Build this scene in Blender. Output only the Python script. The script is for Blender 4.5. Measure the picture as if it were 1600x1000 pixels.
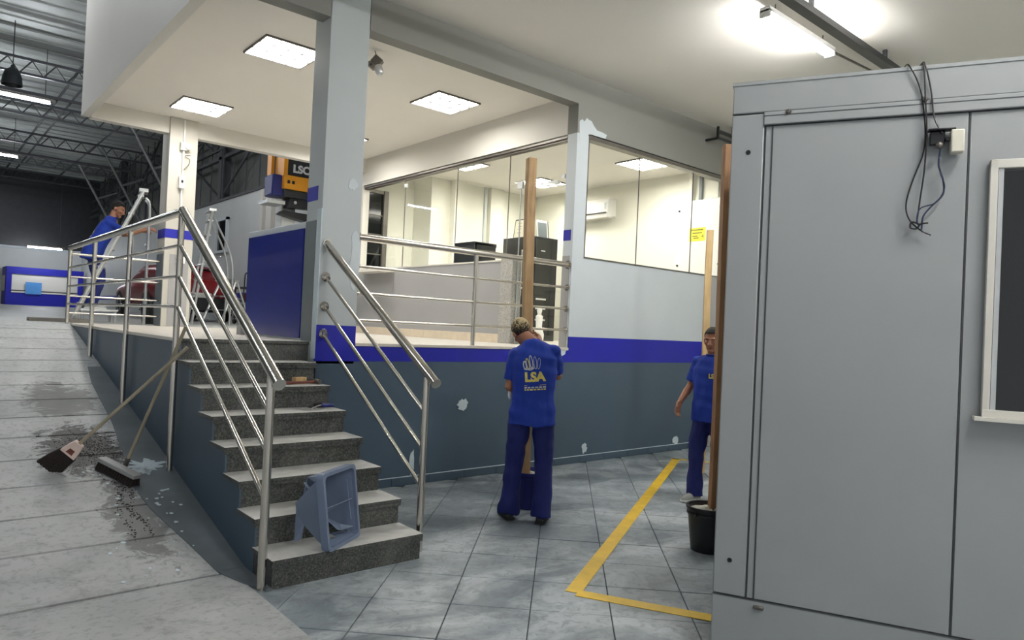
import bpy, bmesh, math, random
from mathutils import Vector, Matrix, noise
from mathutils.bvhtree import BVHTree

random.seed(7)
for o in list(bpy.data.objects):
    bpy.data.objects.remove(o, do_unlink=True)
SC = bpy.context.scene
COL = SC.collection
R = math.radians

# ------------------------------------------------------------------ camera
YAW, PITCH, ROLL, FPX, EYE = 0.7103, 0.0114, 0.0459, 1098.8, 1.6
fw = Vector((math.sin(YAW)*math.cos(PITCH), math.cos(YAW)*math.cos(PITCH), math.sin(PITCH)))
rt = fw.cross(Vector((0, 0, 1))).normalized()
up = rt.cross(fw)
rt, up = math.cos(ROLL)*rt + math.sin(ROLL)*up, -math.sin(ROLL)*rt + math.cos(ROLL)*up
cam_data = bpy.data.cameras.new('camera')
cam_data.sensor_fit = 'HORIZONTAL'; cam_data.sensor_width = 36.0
cam_data.lens = FPX/1600*36.0
cam_data.clip_start = 0.05; cam_data.clip_end = 200
cam = bpy.data.objects.new('camera', cam_data)
COL.objects.link(cam)
cam.matrix_world = Matrix(((rt.x, up.x, -fw.x, 0), (rt.y, up.y, -fw.y, 0), (rt.z, up.z, -fw.z, EYE), (0, 0, 0, 1)))
SC.camera = cam

# ------------------------------------------------------------------ world, exposure
w = bpy.data.worlds.new('world'); SC.world = w
w.use_nodes = True
bg = w.node_tree.nodes['Background']
bg.inputs[0].default_value = (0.90, 0.92, 0.95, 1)
bg.inputs[1].default_value = 0.42
SC.view_settings.view_transform = 'Standard'
SC.view_settings.look = 'None'
SC.view_settings.gamma = 1.0
SC.view_settings.use_curve_mapping = False
SC.view_settings.exposure = 0.85
LOUVRE_E = 23.5      # recessed louvre lamps
TUBE_E = 132.0        # fluorescent tubes under the ground-floor ceiling
HALL_E = 120.0        # fluorescent tubes in the hall

# ------------------------------------------------------------------ materials
def lin(c):
    if isinstance(c, str):
        c = [int(c[i:i+2], 16)/255 for i in (1, 3, 5)]
    return tuple((x/12.92 if x <= 0.04045 else ((x+0.055)/1.055)**2.4) for x in c[:3]) + (1,)

MATS = {}
class NT:
    def __init__(s, name):
        s.m = bpy.data.materials.new(name); s.m.use_nodes = True
        s.t = s.m.node_tree; s.b = s.t.nodes['Principled BSDF']; s.out = s.t.nodes['Material Output']
    def n(s, typ, **kw):
        nd = s.t.nodes.new(typ)
        for k, v in kw.items():
            if k.startswith('i_'):
                key = k[2:]
                nd.inputs[int(key) if key.isdigit() else key.replace('_', ' ')].default_value = v
            else: setattr(nd, k, v)
        return nd
    def l(s, a, b): s.t.links.new(a, b)
    def coord(s, kind='Object', scale=(1, 1, 1)):
        if kind == 'World': src = s.n('ShaderNodeNewGeometry').outputs['Position']
        else: src = s.n('ShaderNodeTexCoord').outputs[kind]
        mp = s.n('ShaderNodeMapping'); mp.inputs['Scale'].default_value = scale
        s.l(src, mp.inputs['Vector']); return mp.outputs['Vector']
    def noise(s, vec, scale, detail=4, rough=.55, dist=0):
        nd = s.n('ShaderNodeTexNoise'); nd.inputs['Scale'].default_value = scale
        nd.inputs['Detail'].default_value = detail; nd.inputs['Roughness'].default_value = rough
        nd.inputs['Distortion'].default_value = dist
        s.l(vec, nd.inputs['Vector']); return nd.outputs['Fac']
    def ramp(s, fac, stops):
        nd = s.n('ShaderNodeValToRGB'); e = nd.color_ramp.elements
        while len(e) < len(stops): e.new(.5)
        for el, (p, c) in zip(e, stops):
            el.position = p; el.color = c if len(c) == 4 else (*c, 1)
        s.l(fac, nd.inputs['Fac']); return nd.outputs['Color']
    def mix(s, fac, a, b, mode='MIX'):
        nd = s.n('ShaderNodeMix', data_type='RGBA', blend_type=mode)
        for sock, v in ((nd.inputs[0], fac), (nd.inputs[6], a), (nd.inputs[7], b)):
            if isinstance(v, bpy.types.NodeSocket): s.l(v, sock)
            else: sock.default_value = v
        return nd.outputs[2]
    def bump(s, h, strength, dist=.01):
        nd = s.n('ShaderNodeBump'); nd.inputs['Strength'].default_value = strength
        nd.inputs['Distance'].default_value = dist
        s.l(h, nd.inputs['Height']); s.l(nd.outputs['Normal'], s.b.inputs['Normal'])

def pmat(name, col, rough=.5, metal=0, var=.08, scale=2.5, bump=0, bscale=80, kind='Object', stretch=(1, 1, 1), spec=.5):
    t = NT(name); c = lin(col)
    v = t.coord(kind, stretch)
    f = t.noise(v, scale)
    lo = tuple(x*(1-var) for x in c[:3]); hi = tuple(min(1, x*(1+var)) for x in c[:3])
    t.l(t.ramp(f, [(.3, lo), (.7, hi)]), t.b.inputs['Base Color'])
    t.b.inputs['Roughness'].default_value = rough
    t.b.inputs['Metallic'].default_value = metal
    t.b.inputs['Specular IOR Level'].default_value = spec
    if bump: t.bump(t.noise(v, bscale, 3), bump)
    MATS[name] = t.m
    return t.m

def emat(name, col, strength):
    t = NT(name)
    t.b.inputs['Base Color'].default_value = lin(col)
    t.b.inputs['Emission Color'].default_value = lin(col)
    t.b.inputs['Emission Strength'].default_value = strength
    MATS[name] = t.m; return t.m

WHITE = pmat('white_paint', '#d2cfc7', .6, var=.02, scale=1.2, bump=.05, bscale=30, kind='World')
CEILW = pmat('ceiling_paint', '#e2ded7', .75, var=.02, scale=.8, kind='World')
PILW = pmat('pillar_cream_paint', '#c0bdb3', .6, var=.03, scale=1.2, kind='World')
PALEGREY = pmat('pale_grey_paint', '#c3cbcf', .5, var=.03, scale=1.5, kind='World')
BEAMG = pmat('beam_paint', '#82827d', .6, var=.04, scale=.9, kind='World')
COLGREY = pmat('column_paint', '#b4bbbd', .5, var=.04, scale=1.5, kind='World')
DARKWALL = pmat('slate_grey_paint', '#425464', .45, var=.07, scale=1.3, bump=.05, bscale=40, kind='World')
LOBGREY = pmat('lobby_grey_paint', '#9d9d9d', .5, var=.03, scale=1.5, kind='World')
PILGREY = pmat('pillar_grey_paint', '#6f777b', .5, var=.04, scale=1.5, kind='World')
BLUE = pmat('royal_blue_paint', '#0d149c', .5, var=.06, scale=3, kind='World')
BLUEP = pmat('blue_panel_gloss', '#1d2c86', .22, var=.05, scale=2, kind='World')
ROOMW = pmat('room_cream_paint', '#e6e5d8', .6, var=.03, scale=1.3, kind='World')
BEIGE = pmat('beige_stone', '#d9cbb4', .4, var=.06, scale=8, kind='World')
PLATF = pmat('platform_stone', '#cfc9bf', .35, var=.07, scale=6, kind='World')
HALLW = pmat('hall_white_paint', '#c9ccca', .6, var=.05, scale=.9, kind='World')
HALLF = pmat('hall_floor_concrete', '#a9aaa6', .45, var=.12, scale=.8, kind='World')
SHEET = pmat('roof_sheet', '#a3a8a3', .55, .15, var=.25, scale=.5, kind='World')
CLAD = pmat('dark_cladding', '#6a6c68', .7, var=.25, scale=.6, kind='World')
TRUSS = pmat('truss_steel', '#45474a', .6, .2, var=.15, scale=4)
BRACE = pmat('brace_steel', '#7d7f7e', .5, .3, var=.15, scale=4)
STEEL = pmat('stainless_steel', '#cdc8c0', .2, 1.0, var=.06, scale=14, stretch=(1, 1, .2))
ALU = pmat('aluminium', '#c9cbca', .35, .85, var=.07, scale=10)
ALUD = pmat('dark_aluminium', '#77736d', .4, .7, var=.1, scale=10)
CONT = pmat('container_panel', '#999d9e', .45, var=.05, scale=1.1, kind='Object')
CONTD = pmat('container_seam', '#45484a', .6, var=.1)
BLACK = pmat('black_plastic', '#15161a', .35, var=.15, scale=10)
DARKG = pmat('dark_grey_metal', '#2b2e31', .35, .1, var=.15, scale=6)
RUBBER = pmat('rubber', '#1d1d1e', .7, var=.2, scale=20)
CREAMP = pmat('cream_plastic', '#d9d5c6', .4, var=.03)
WHITEP = pmat('white_plastic', '#e6e6e2', .35, var=.02)
CABLE = pmat('black_cable', '#101114', .45, var=.1)
CABLEB = pmat('blue_cable', '#2a3350', .45, var=.1)
YELLOW = pmat('yellow_tape', '#eec42e', .4, var=.1, scale=9, kind='World')
MACHY = pmat('machine_yellow', '#e39a1e', .4, var=.05)
NAVY = pmat('navy_plastic', '#1d2470', .4, var=.08)
SKYB = pmat('light_blue_sheet', '#4f8fd0', .5, var=.04)
CARRED = pmat('car_red', '#7a1018', .3, .1, var=.06)
SPACK = pmat('spackle', '#c6d2d8', .8, var=.06, scale=30, bump=.3, bscale=90)
CONCRETE = pmat('fresh_concrete', '#c9c6bb', .8, var=.15, scale=25, bump=.5, bscale=50)
SHIRT = pmat('shirt_blue', '#16389e', .8, var=.1, scale=9, bump=.25, bscale=26, stretch=(1, 1, .45))
TROUS = pmat('trouser_blue', '#182266', .8, var=.14, scale=9, bump=.3, bscale=22, stretch=(1, 1, .5))
SHOED = pmat('dark_shoe', '#2e2f31', .7, var=.15, scale=20)
SHOEG = pmat('grey_shoe', '#a5a7a5', .7, var=.15, scale=20)
SKIN1 = pmat('skin_a', '#a8755a', .5, var=.06, scale=14)
SKIN2 = pmat('skin_b', '#a06c52', .5, var=.06, scale=14)
HAIRD = pmat('dark_hair', '#17130f', .75, var=.3, scale=90, bump=.6, bscale=150)
LOGO = pmat('logo_yellow', '#e6d56e', .7, var=.08, scale=40)
LOGOW = pmat('logo_white', '#cfd3d6', .7, var=.08, scale=40)
EYEW = pmat('eye_white', '#e2ddd6', .3, var=.02)
EYED = pmat('eye_dark', '#120d0a', .3, var=.05)
LIP = pmat('lip', '#7d4740', .5, var=.05)
GLOVE = pmat('white_glove', '#e4e6e8', .8, var=.05)
CRATE = pmat('blue_grey_plastic', '#6d7a92', .42, var=.06, scale=8)
BROWNW = pmat('broom_stick', '#9a917c', .6, var=.2, scale=12, stretch=(1, 1, .1))
BRIST = pmat('bristle_brown', '#261d1c', .85, var=.35, scale=120, bump=.5, bscale=200)
PINK = pmat('broom_cap', '#d9c3b9', .5, var=.08)
PAPER = pmat('paper', '#e8e4d2', .7, var=.03)
STICK = pmat('yellow_sticker', '#efe63f', .5, var=.06, scale=30)
INK = pmat('dark_ink', '#5d5a2a', .6, var=.1)
HAMRED = pmat('hammer_handle', '#6d3a30', .5, var=.2, scale=30)
DIRT = pmat('dirt_crumbs', '#3a3733', .95, var=.4, scale=60)
LAMPW = emat('louvre_light', '#fffbf4', LOUVRE_E)
LAMPR = emat('room_louvre_light', '#fffaf0', LOUVRE_E*1.2)
TUBEL = emat('tube_light', '#fcfbf8', TUBE_E)
HTUBE = emat('hall_tube_light', '#f4f8ff', HALL_E)

def wood(name, c1, c2):
    t = NT(name)
    v = t.coord('Object', (14, 14, .9))
    f = t.noise(v, 2.2, 6, .6, .6)
    v2 = t.coord('Object', (1, 1, 1))
    g = t.noise(v2, 3, 2)
    a = t.ramp(f, [(.3, lin(c1)), (.7, lin(c2))])
    t.l(t.mix(.35, a, t.ramp(g, [(.35, lin(c1)), (.65, lin(c2))])), t.b.inputs['Base Color'])
    t.b.inputs['Roughness'].default_value = .65
    t.bump(f, .25)
    MATS[name] = t.m; return t.m
WOODP = wood('pine_wood', '#8f6c44', '#d3b184')
WOODD = wood('brown_wood', '#7b5538', '#b58a62')
WOODL = wood('pale_wood', '#b08a58', '#dcc190')

def glass(name, tint='#fdfefd', spec=.8):
    t = NT(name); t.t.nodes.remove(t.b)
    tr = t.n('ShaderNodeBsdfTransparent'); tr.inputs[0].default_value = lin(tint)
    gl = t.n('ShaderNodeBsdfGlossy'); gl.inputs['Roughness'].default_value = .02
    fr = t.n('ShaderNodeLayerWeight'); fr.inputs[0].default_value = .5
    mx = t.n('ShaderNodeMixShader')
    pw = t.n('ShaderNodeMath', operation='POWER'); pw.inputs[1].default_value = 5.0
    mt = t.n('ShaderNodeMath', operation='MULTIPLY_ADD'); mt.inputs[1].default_value = .9*spec; mt.inputs[2].default_value = .035*spec
    t.l(fr.outputs['Facing'], pw.inputs[0]); t.l(pw.outputs[0], mt.inputs[0]); t.l(mt.outputs[0], mx.inputs[0])
    t.l(tr.outputs[0], mx.inputs[1]); t.l(gl.outputs[0], mx.inputs[2])
    t.l(mx.outputs[0], t.out.inputs['Surface'])
    MATS[name] = t.m; return t.m
GLASS = glass('clear_glass')
DGLASS = pmat('dark_glass', '#0c1011', .08, var=.2, scale=2, spec=.6)

# tiled ground floor: dusty slate tiles, smears run across the joints
t = NT('floor_tile'); v = t.coord('World')
big = t.noise(v, .55, 5, .62, .6); mid = t.noise(t.coord('World', (1, 1.5, 1)), 1.15, 7, .62, 1.0); fin = t.noise(v, 14, 5, .7, .8)
c0 = t.ramp(big, [(.36, lin('#59636a')), (.5, lin('#7c868c')), (.64, lin('#9aa3a8'))])
dust = t.ramp(mid, [(.44, (0, 0, 0, 1)), (.62, (.72, .72, .72, 1))])
c1 = t.mix(dust, c0, lin('#c3cace'))
c2 = t.mix(t.ramp(fin, [(.38, (.45, .45, .45, 1)), (.5, (0, 0, 0, 1))]), c1, lin('#62696e'))
t.l(c2, t.b.inputs['Base Color'])
rr = t.n('ShaderNodeMapRange'); rr.inputs[3].default_value = .22; rr.inputs[4].default_value = .6
t.l(mid, rr.inputs[0]); t.l(rr.outputs[0], t.b.inputs['Roughness'])
t.bump(fin, .06); TILE = t.m
GROUT = pmat('grout', '#4b5054', .8, var=.2, scale=6, kind='World')

# ramp concrete
t = NT('ramp_concrete'); v = t.coord('World')
big = t.noise(v, .5, 5, .6, .5); mid = t.noise(t.coord('World', (1, 1.6, 1)), 2.1, 6, .7, 1.2); fin = t.noise(v, 22, 4, .7)
c0 = t.ramp(big, [(.32, lin('#9a9d9d')), (.5, lin('#b4b6b6')), (.68, lin('#c6c7c6'))])
c1 = t.mix(t.ramp(mid, [(.3, (.55, .55, .55, 1)), (.46, (0, 0, 0, 1))]), c0, lin('#6f6f6d'))
# wet dirt stain around the brooms
def blob(cx, cy, rx, ry):
    mp = t.n('ShaderNodeMapping'); mp.vector_type = 'TEXTURE'
    mp.inputs['Location'].default_value = (cx, cy, 0); mp.inputs['Scale'].default_value = (rx, ry, 1e6)
    t.l(t.n('ShaderNodeNewGeometry').outputs['Position'], mp.inputs['Vector'])
    ln = t.n('ShaderNodeVectorMath', operation='LENGTH'); t.l(mp.outputs[0], ln.inputs[0])
    return ln.outputs['Value']
def stain(cx, cy, rx, ry, nz, base, colr, amt):
    ad = t.n('ShaderNodeMath', operation='ADD'); t.l(blob(cx, cy, rx, ry), ad.inputs[0])
    ms = t.n('ShaderNodeMath', operation='MULTIPLY_ADD'); t.l(nz, ms.inputs[0]); ms.inputs[1].default_value = 2.4; ms.inputs[2].default_value = -1.2
    t.l(ms.outputs[0], ad.inputs[1])
    k = t.ramp(ad.outputs[0], [(.62, (amt, amt, amt, 1)), (.86, (0, 0, 0, 1))])
    return t.mix(k, base, colr)
frag = t.noise(v, 5.5, 6, .75, 1.5)
c1 = stain(1.15, 6.6, .40, .7, frag, c1, lin('#3d3a38'), .9)
c1 = stain(1.15, 7.9, .36, .7, frag, c1, lin('#5c5b57'), .7)
c1 = stain(1.25, 5.3, .22, .8, frag, c1, lin('#5b5a59'), .7)
c2 = t.mix(t.ramp(fin, [(.36, (.35, .35, .35, 1)), (.48, (0, 0, 0, 1))]), c1, lin('#6a6a68'))
t.l(c2, t.b.inputs['Base Color']); t.b.inputs['Roughness'].default_value = .6
t.bump(fin, .1); RAMPM = t.m
GUTTER = pmat('gutter_grey', '#666d72', .5, var=.2, scale=2.2, kind='World')
JOINT = pmat('ramp_joint', '#3f3f3e', .9, var=.3, scale=9, kind='World')

# granite (dust settles on what faces up)
def granite(name, a, b, c, dust=0, settle=0):
    t = NT(name); v = t.coord('World')
    vo = t.n('ShaderNodeTexVoronoi'); vo.inputs['Scale'].default_value = 170; t.l(v, vo.inputs['Vector'])
    f = t.noise(v, 75, 4, .75); g = t.noise(v, 2.2, 5, .7, .8)
    c0 = t.ramp(f, [(.36, lin(a)), (.5, lin(b)), (.66, lin(c))])
    c1 = t.mix(.35, c0, vo.outputs['Color'], 'MULTIPLY')
    c1 = t.mix(t.ramp(g, [(.42, (0, 0, 0, 1)), (.68, (.14+dust, .14+dust, .14+dust, 1))]), c1, lin('#aaa9a3'))
    if dust: c1 = t.mix(dust, c1, lin('#b9b7b0'))
    if settle:
        sx = t.n('ShaderNodeSeparateXYZ'); t.l(t.n('ShaderNodeNewGeometry').outputs['Normal'], sx.inputs[0])
        g2 = t.ramp(t.noise(v, 3.5, 6, .7, .6), [(.3, (.6, .6, .6, 1)), (.6, (.97, .97, .97, 1))])
        k = t.mix(1.0, t.ramp(sx.outputs['Z'], [(.5, (0, 0, 0, 1)), (.8, (1, 1, 1, 1))]), g2, 'MULTIPLY')
        c1 = t.mix(k, c1, lin('#cbcac6'))
    t.l(c1, t.b.inputs['Base Color']); t.b.inputs['Roughness'].default_value = .42
    MATS[name] = t.m; return t.m
GRAN = granite('dark_granite', '#191b1b', '#3f4240', '#6e706a')
GRANT = granite('dusty_granite', '#191b1b', '#3f4240', '#6e706a', 0, 1)
GRANW = granite('white_granite', '#6e6e6c', '#b5b3ac', '#d8d6cf', .2)

# bleached cropped hair
t = NT('bleached_hair'); v = t.coord('Object', (1, 1, 1))
f = t.noise(v, 38, 3, .6, 2.5)
sp = t.n('ShaderNodeSeparateXYZ'); t.l(t.n('ShaderNodeTexCoord').outputs['Generated'], sp.inputs[0])
mm = t.n('ShaderNodeMath', operation='MULTIPLY'); t.l(f, mm.inputs[0]); mm.inputs[1].default_value = 1.25
ma = t.n('ShaderNodeMath', operation='ADD'); t.l(mm.outputs[0], ma.inputs[0]); mz = t.n('ShaderNodeMath', operation='MULTIPLY'); t.l(sp.outputs['Z'], mz.inputs[0]); mz.inputs[1].default_value = .5; t.l(mz.outputs[0], ma.inputs[1])
t.l(t.ramp(ma.outputs[0], [(.80, lin('#1b1511')), (.93, lin('#6f5c40')), (1.06, lin('#c9b78f'))]), t.b.inputs['Base Color'])
t.b.inputs['Roughness'].default_value = .8; t.bump(f, .8); HAIRB = t.m

# ------------------------------------------------------------------ mesh helpers
WM = {}
def tag(o, label=None, cat=None, group=None, kind=None):
    if label: o['label'] = label
    if cat: o['category'] = cat
    if group: o['group'] = group
    if kind: o['kind'] = kind
    return o

def thing(name, label, cat, loc=(0, 0, 0), rz=0, group=None, kind=None):
    o = bpy.data.objects.new(name, None); COL.objects.link(o)
    o.empty_display_size = .1
    o.location = loc; o.rotation_euler = (0, 0, rz)
    WM[o] = Matrix.Translation(loc) @ Matrix.Rotation(rz, 4, 'Z')
    return tag(o, label, cat, group, kind)

class MB:
    def __init__(s, M=None): s.v = []; s.f = []; s.M = M or Matrix()
    def add(s, vs, fs):
        k = len(s.v); s.v += [s.M @ Vector(p) for p in vs]; s.f += [tuple(i+k for i in f) for f in fs]; return s
    def box(s, a, b, T=None):
        (x0, y0, z0), (x1, y1, z1) = a, b
        vs = [Vector(p) for p in ((x0,y0,z0),(x1,y0,z0),(x1,y1,z0),(x0,y1,z0),(x0,y0,z1),(x1,y0,z1),(x1,y1,z1),(x0,y1,z1))]
        if T: vs = [T @ p for p in vs]
        return s.add(vs, [(0,3,2,1),(4,5,6,7),(0,1,5,4),(1,2,6,5),(2,3,7,6),(3,0,4,7)])
    def rings(s, rs, cap=True):
        n = len(rs[0]); vs = [p for r in rs for p in r]; fs = []
        for i in range(len(rs)-1):
            for j in range(n):
                a, b = i*n+j, i*n+(j+1) % n
                fs.append((a, b, b+n, a+n))
        if cap:
            fs.append(tuple(range(n-1, -1, -1))); m = (len(rs)-1)*n
            fs.append(tuple(range(m, m+n)))
        return s.add(vs, fs)
    def tube(s, pts, r, n=10, cap=True):
        pts = [Vector(p) for p in pts]; rr = r if isinstance(r, (list, tuple)) else [r]*len(pts)
        rs = []; prev = None
        for i, p in enumerate(pts):
            d = (pts[min(i+1, len(pts)-1)] - pts[max(i-1, 0)]).normalized()
            if prev is None: a = d.orthogonal().normalized()
            else: a = (prev - d*prev.dot(d)).normalized()
            prev = a; b = d.cross(a)
            rs.append([p + (a*math.cos(2*math.pi*k/n) + b*math.sin(2*math.pi*k/n))*rr[i] for k in range(n)])
        return s.rings(rs, cap)
    def cyl(s, a, b, r, n=12): return s.tube([a, b], r, n)
    def lathe(s, prof, c=(0, 0, 0), n=24, cap=True, T=None):
        rs = [[Vector((c[0]+r*math.cos(2*math.pi*k/n), c[1]+r*math.sin(2*math.pi*k/n), c[2]+z)) for k in range(n)] for r, z in prof]
        if T: rs = [[T @ p for p in q] for q in rs]
        return s.rings(rs, cap)
    def prism(s, poly, o, ax, ay, ex):
        o, ax, ay, ex = map(Vector, (o, ax, ay, ex))
        a = [o + ax*p[0] + ay*p[1] for p in poly]; n = len(a)
        fs = [(i, (i+1) % n, (i+1) % n + n, i+n) for i in range(n)]
        fs += [tuple(range(n-1, -1, -1)), tuple(range(n, 2*n))]
        return s.add(a + [p+ex for p in a], fs)
    def ball(s, c, r, n=12, m=8, T=None):
        r = r if isinstance(r, (list, tuple)) else (r, r, r); c = Vector(c)
        rs = []
        for i in range(m+1):
            th = math.pi*min(max(i/m, .02), .98)
            rs.append([(T or Matrix()) @ (c + Vector((r[0]*math.sin(th)*math.cos(2*math.pi*k/n), r[1]*math.sin(th)*math.sin(2*math.pi*k/n), -r[2]*math.cos(th)))) for k in range(n)])
        return s.rings(rs)
    def mesh(s, name, inv=None):
        me = bpy.data.meshes.new(name)
        me.from_pydata([(inv @ p if inv else p) for p in s.v], [], s.f)
        bm = bmesh.new(); bm.from_mesh(me); bmesh.ops.recalc_face_normals(bm, faces=bm.faces[:]); bm.to_mesh(me); bm.free()
        return me
    def build(s, name, mat, parent=None, smooth=True, bevel=0, **tg):
        if parent is not None:
            me = s.mesh(name, WM[parent].inverted()); M = WM[parent]; o = bpy.data.objects.new(name, me); o.parent = parent
        else:
            lo = [min(p[i] for p in s.v) for i in range(3)]; hi = [max(p[i] for p in s.v) for i in range(3)]
            M = Matrix.Translation(((lo[0]+hi[0])/2, (lo[1]+hi[1])/2, lo[2]))
            me = s.mesh(name, M.inverted()); o = bpy.data.objects.new(name, me); o.location = M.translation
        WM[o] = M
        me.materials.append(mat); COL.objects.link(o)
        if smooth:
            me.polygons.foreach_set('use_smooth', [True]*len(me.polygons)); me.set_sharp_from_angle(angle=R(38))
        if bevel:
            b = o.modifiers.new('bevel', 'BEVEL'); b.width = bevel; b.segments = 2; b.limit_method = 'ANGLE'
        return tag(o, **tg)

def finish(o):
    me = o.data
    me.polygons.foreach_set('use_smooth', [True]*len(me.polygons)); return o

def inst(me, name, parent, M):
    o = bpy.data.objects.new(name, me); COL.objects.link(o); o.parent = parent
    L = WM[parent].inverted() @ M
    o.matrix_local = L; WM[o] = M; return o

def copy_tree(src, loc=None, rz=None, label=None, parent=None):
    c = src.copy(); COL.objects.link(c)
    if parent is not None: c.parent = parent
    if loc is not None: c.location = loc
    if rz is not None: c.rotation_euler = (0, 0, rz)
    if label: c['label'] = label
    for ch in list(src.children): copy_tree(ch, parent=c)
    return c

def bez(pts, n=8):
    """Catmull-Rom through points"""
    P = [Vector(p) for p in pts]; P = [P[0]*2-P[1]] + P + [P[-1]*2-P[-2]]; out = []
    for i in range(1, len(P)-2):
        for k in range(n):
            u = k/n; a, b, c, d = P[i-1:i+3]
            out.append(.5*((2*b)+(c-a)*u+(2*a-5*b+4*c-d)*u*u+(3*b-a-3*c+d)*u**3))
    out.append(P[-2]); return out

def text_mesh(s, size, depth=.004, bold=0):
    cu = bpy.data.curves.new('lettering', 'FONT'); cu.body = s; cu.size = size; cu.extrude = depth; cu.offset = bold
    cu.align_x = 'CENTER'; cu.align_y = 'CENTER'
    o = bpy.data.objects.new('lettering_source', cu); COL.objects.link(o)
    bpy.context.view_layer.update()
    me = bpy.data.meshes.new_from_object(o.evaluated_get(bpy.context.evaluated_depsgraph_get()))
    bpy.data.objects.remove(o); bpy.data.curves.remove(cu)
    return me

# ================================================================== STRUCTURE
YW, HP, XL, XR, XG, YB, XE = 5.93, 1.394, 1.69, 2.73, 6.0, 11.2, 9.6
YF, TR, RS = 3.997, .2949, .1743          # stair front, tread depth, riser
def struct(mb, name, mat, parent=None, label=None, **kw):
    o = mb.build(name, mat, parent, **kw)
    if parent is None: o['kind'] = 'structure'
    if label: o['label'] = label
    return o
def S(name, mat, a, b, parent=None, label=None, **kw): return struct(MB().box(a, b), name, mat, parent, label, **kw)

# ---- ground floor: grout bed + diagonal tiles, each its own piece
floor = S('floor', GROUT, (-6, -5, -.2), (XE, YW+.05, -.008), label='slate grey tiled ground floor laid on the diagonal')
sq = .65/math.sqrt(2)
tile_me = MB().box((-sq/2+.003, -sq/2+.003, -.012), (sq/2-.003, sq/2-.003, 0)).mesh('tile'); tile_me.materials.append(TILE)
bmh = bmesh.new(); bmh.from_mesh(tile_me); bmesh.ops.bevel(bmh, geom=bmh.edges[:], offset=.0025, segments=1, affect='EDGES'); bmh.to_mesh(tile_me); bmh.free()
cells = []
for i in range(-12, 22):
    for j in range(-30, 14):
        a, b = -.175+.65*(i+.5), 7.0+.65*(j+.5)      # x-y , x+y
        x, y = (a+b)/2, (b-a)/2
        if 1.35 < x < 9.9 and 1.0 < y < 6.15:
            cells.append((x, y))
far_tiles = MB()
for x, y in cells:
    inst(tile_me, 'tile', floor, Matrix.Translation((x, y, random.uniform(-.0012, .0012))) @ Matrix.Rotation(R(45), 4, 'Z'))
near = MB()
for i in range(-12, 22):
    for j in range(-30, 14):
        a, b = -.175+.65*(i+.5), 7.0+.65*(j+.5); x, y = (a+b)/2, (b-a)/2
        if 1.35 < x < 9.9 and -4.6 < y <= 1.0:
            near.box((-sq/2+.003, -sq/2+.003, -.012), (sq/2-.003, sq/2-.003, 0), Matrix.Translation((x, y, 0)) @ Matrix.Rotation(R(45), 4, 'Z'))
nt = near.build('tile_field', TILE, floor, smooth=False); nt['kind'] = 'stuff'

# ---- ramp: wedge with cross joints, slabs as pieces, painted gutter strip
SL = .2065
def rz_(y): return max(0, SL*(y-4.4))
ramp = struct(MB().prism([(-5, -.15), (4.43, -.02), (YB, HP-.02), (YB, -.15)], (-6, 0, 0), (0, 1, 0), (0, 0, 1), (XL+6, 0, 0)),
              'floor_ramp', JOINT, label='concrete ramp with cross joints rising to the hall')
ys = [4.42, 5.0, 5.48, 5.97, 6.46, 6.94, 7.42, 7.9, 8.37, 8.83, 9.28, 9.77, 10.26, 10.75, YB+.0]
for a, b in zip(ys, ys[1:]):
    g = .011
    MB().prism([(a+g, rz_(a+g)-.03), (b-g, rz_(b-g)-.03), (b-g, rz_(b-g)), (a+g, rz_(a+g))], (-6, 0, 0), (0, 1, 0), (0, 0, 1), (6+XL-.002, 0, 0)).build('concrete_slab', RAMPM, ramp, smooth=False)
S('apron_slab', RAMPM, (-6, 1.9, -.05), (1.60, 4.40, .006), ramp, smooth=False)
S('apron_slab', RAMPM, (-6, -4.6, -.05), (1.60, 1.885, .006), ramp, smooth=False)
edge = [(1.55, 9.0), (1.49, 8.4), (1.47, 7.74), (1.45, 7.16), (1.40, 6.5), (1.33, 5.85), (1.36, 5.4), (1.46, 4.83), (1.52, 4.45), (1.58, 4.2), (1.65, 4.0)]
gut = MB(); n = len(edge)
gv = [Vector((x, y, max(rz_(y), .006)+.006)) for x, y in edge] + [Vector((XL-.001, y, max(rz_(y), .006)+.006)) for x, y in edge]
gut.add(gv + [p-Vector((0, 0, .012)) for p in gv], [(i, i+1, i+1+n, i+n) for i in range(n-1)] + [(i, i+2*n, i+1+2*n, i+1) for i in range(n-1)] + [(0, n, 3*n, 2*n), (n-1, 3*n-1, 4*n-1, 2*n-1)])
gut.build('gutter_strip', GUTTER, ramp, smooth=False)

# ---- platform
plat = struct(MB().box((2.80, YW+.06, -.05), (XG+.1, YB, HP-.03)).box((XL, 6.09, -.05), (2.80, YB, HP-.03)), 'floor_platform', DARKWALL, label='raised lobby platform with slate grey sides')
S('stone_top', PLATF, (XL-.012, 6.21, HP-.03), (XG, YB+.02, HP), plat, bevel=.004)
S('edge_stone', PLATF, (3.18, YW-.015, HP-.03), (XG-.002, 6.21, HP), plat, label='white stone edging under the lobby rail', bevel=.004)

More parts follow.
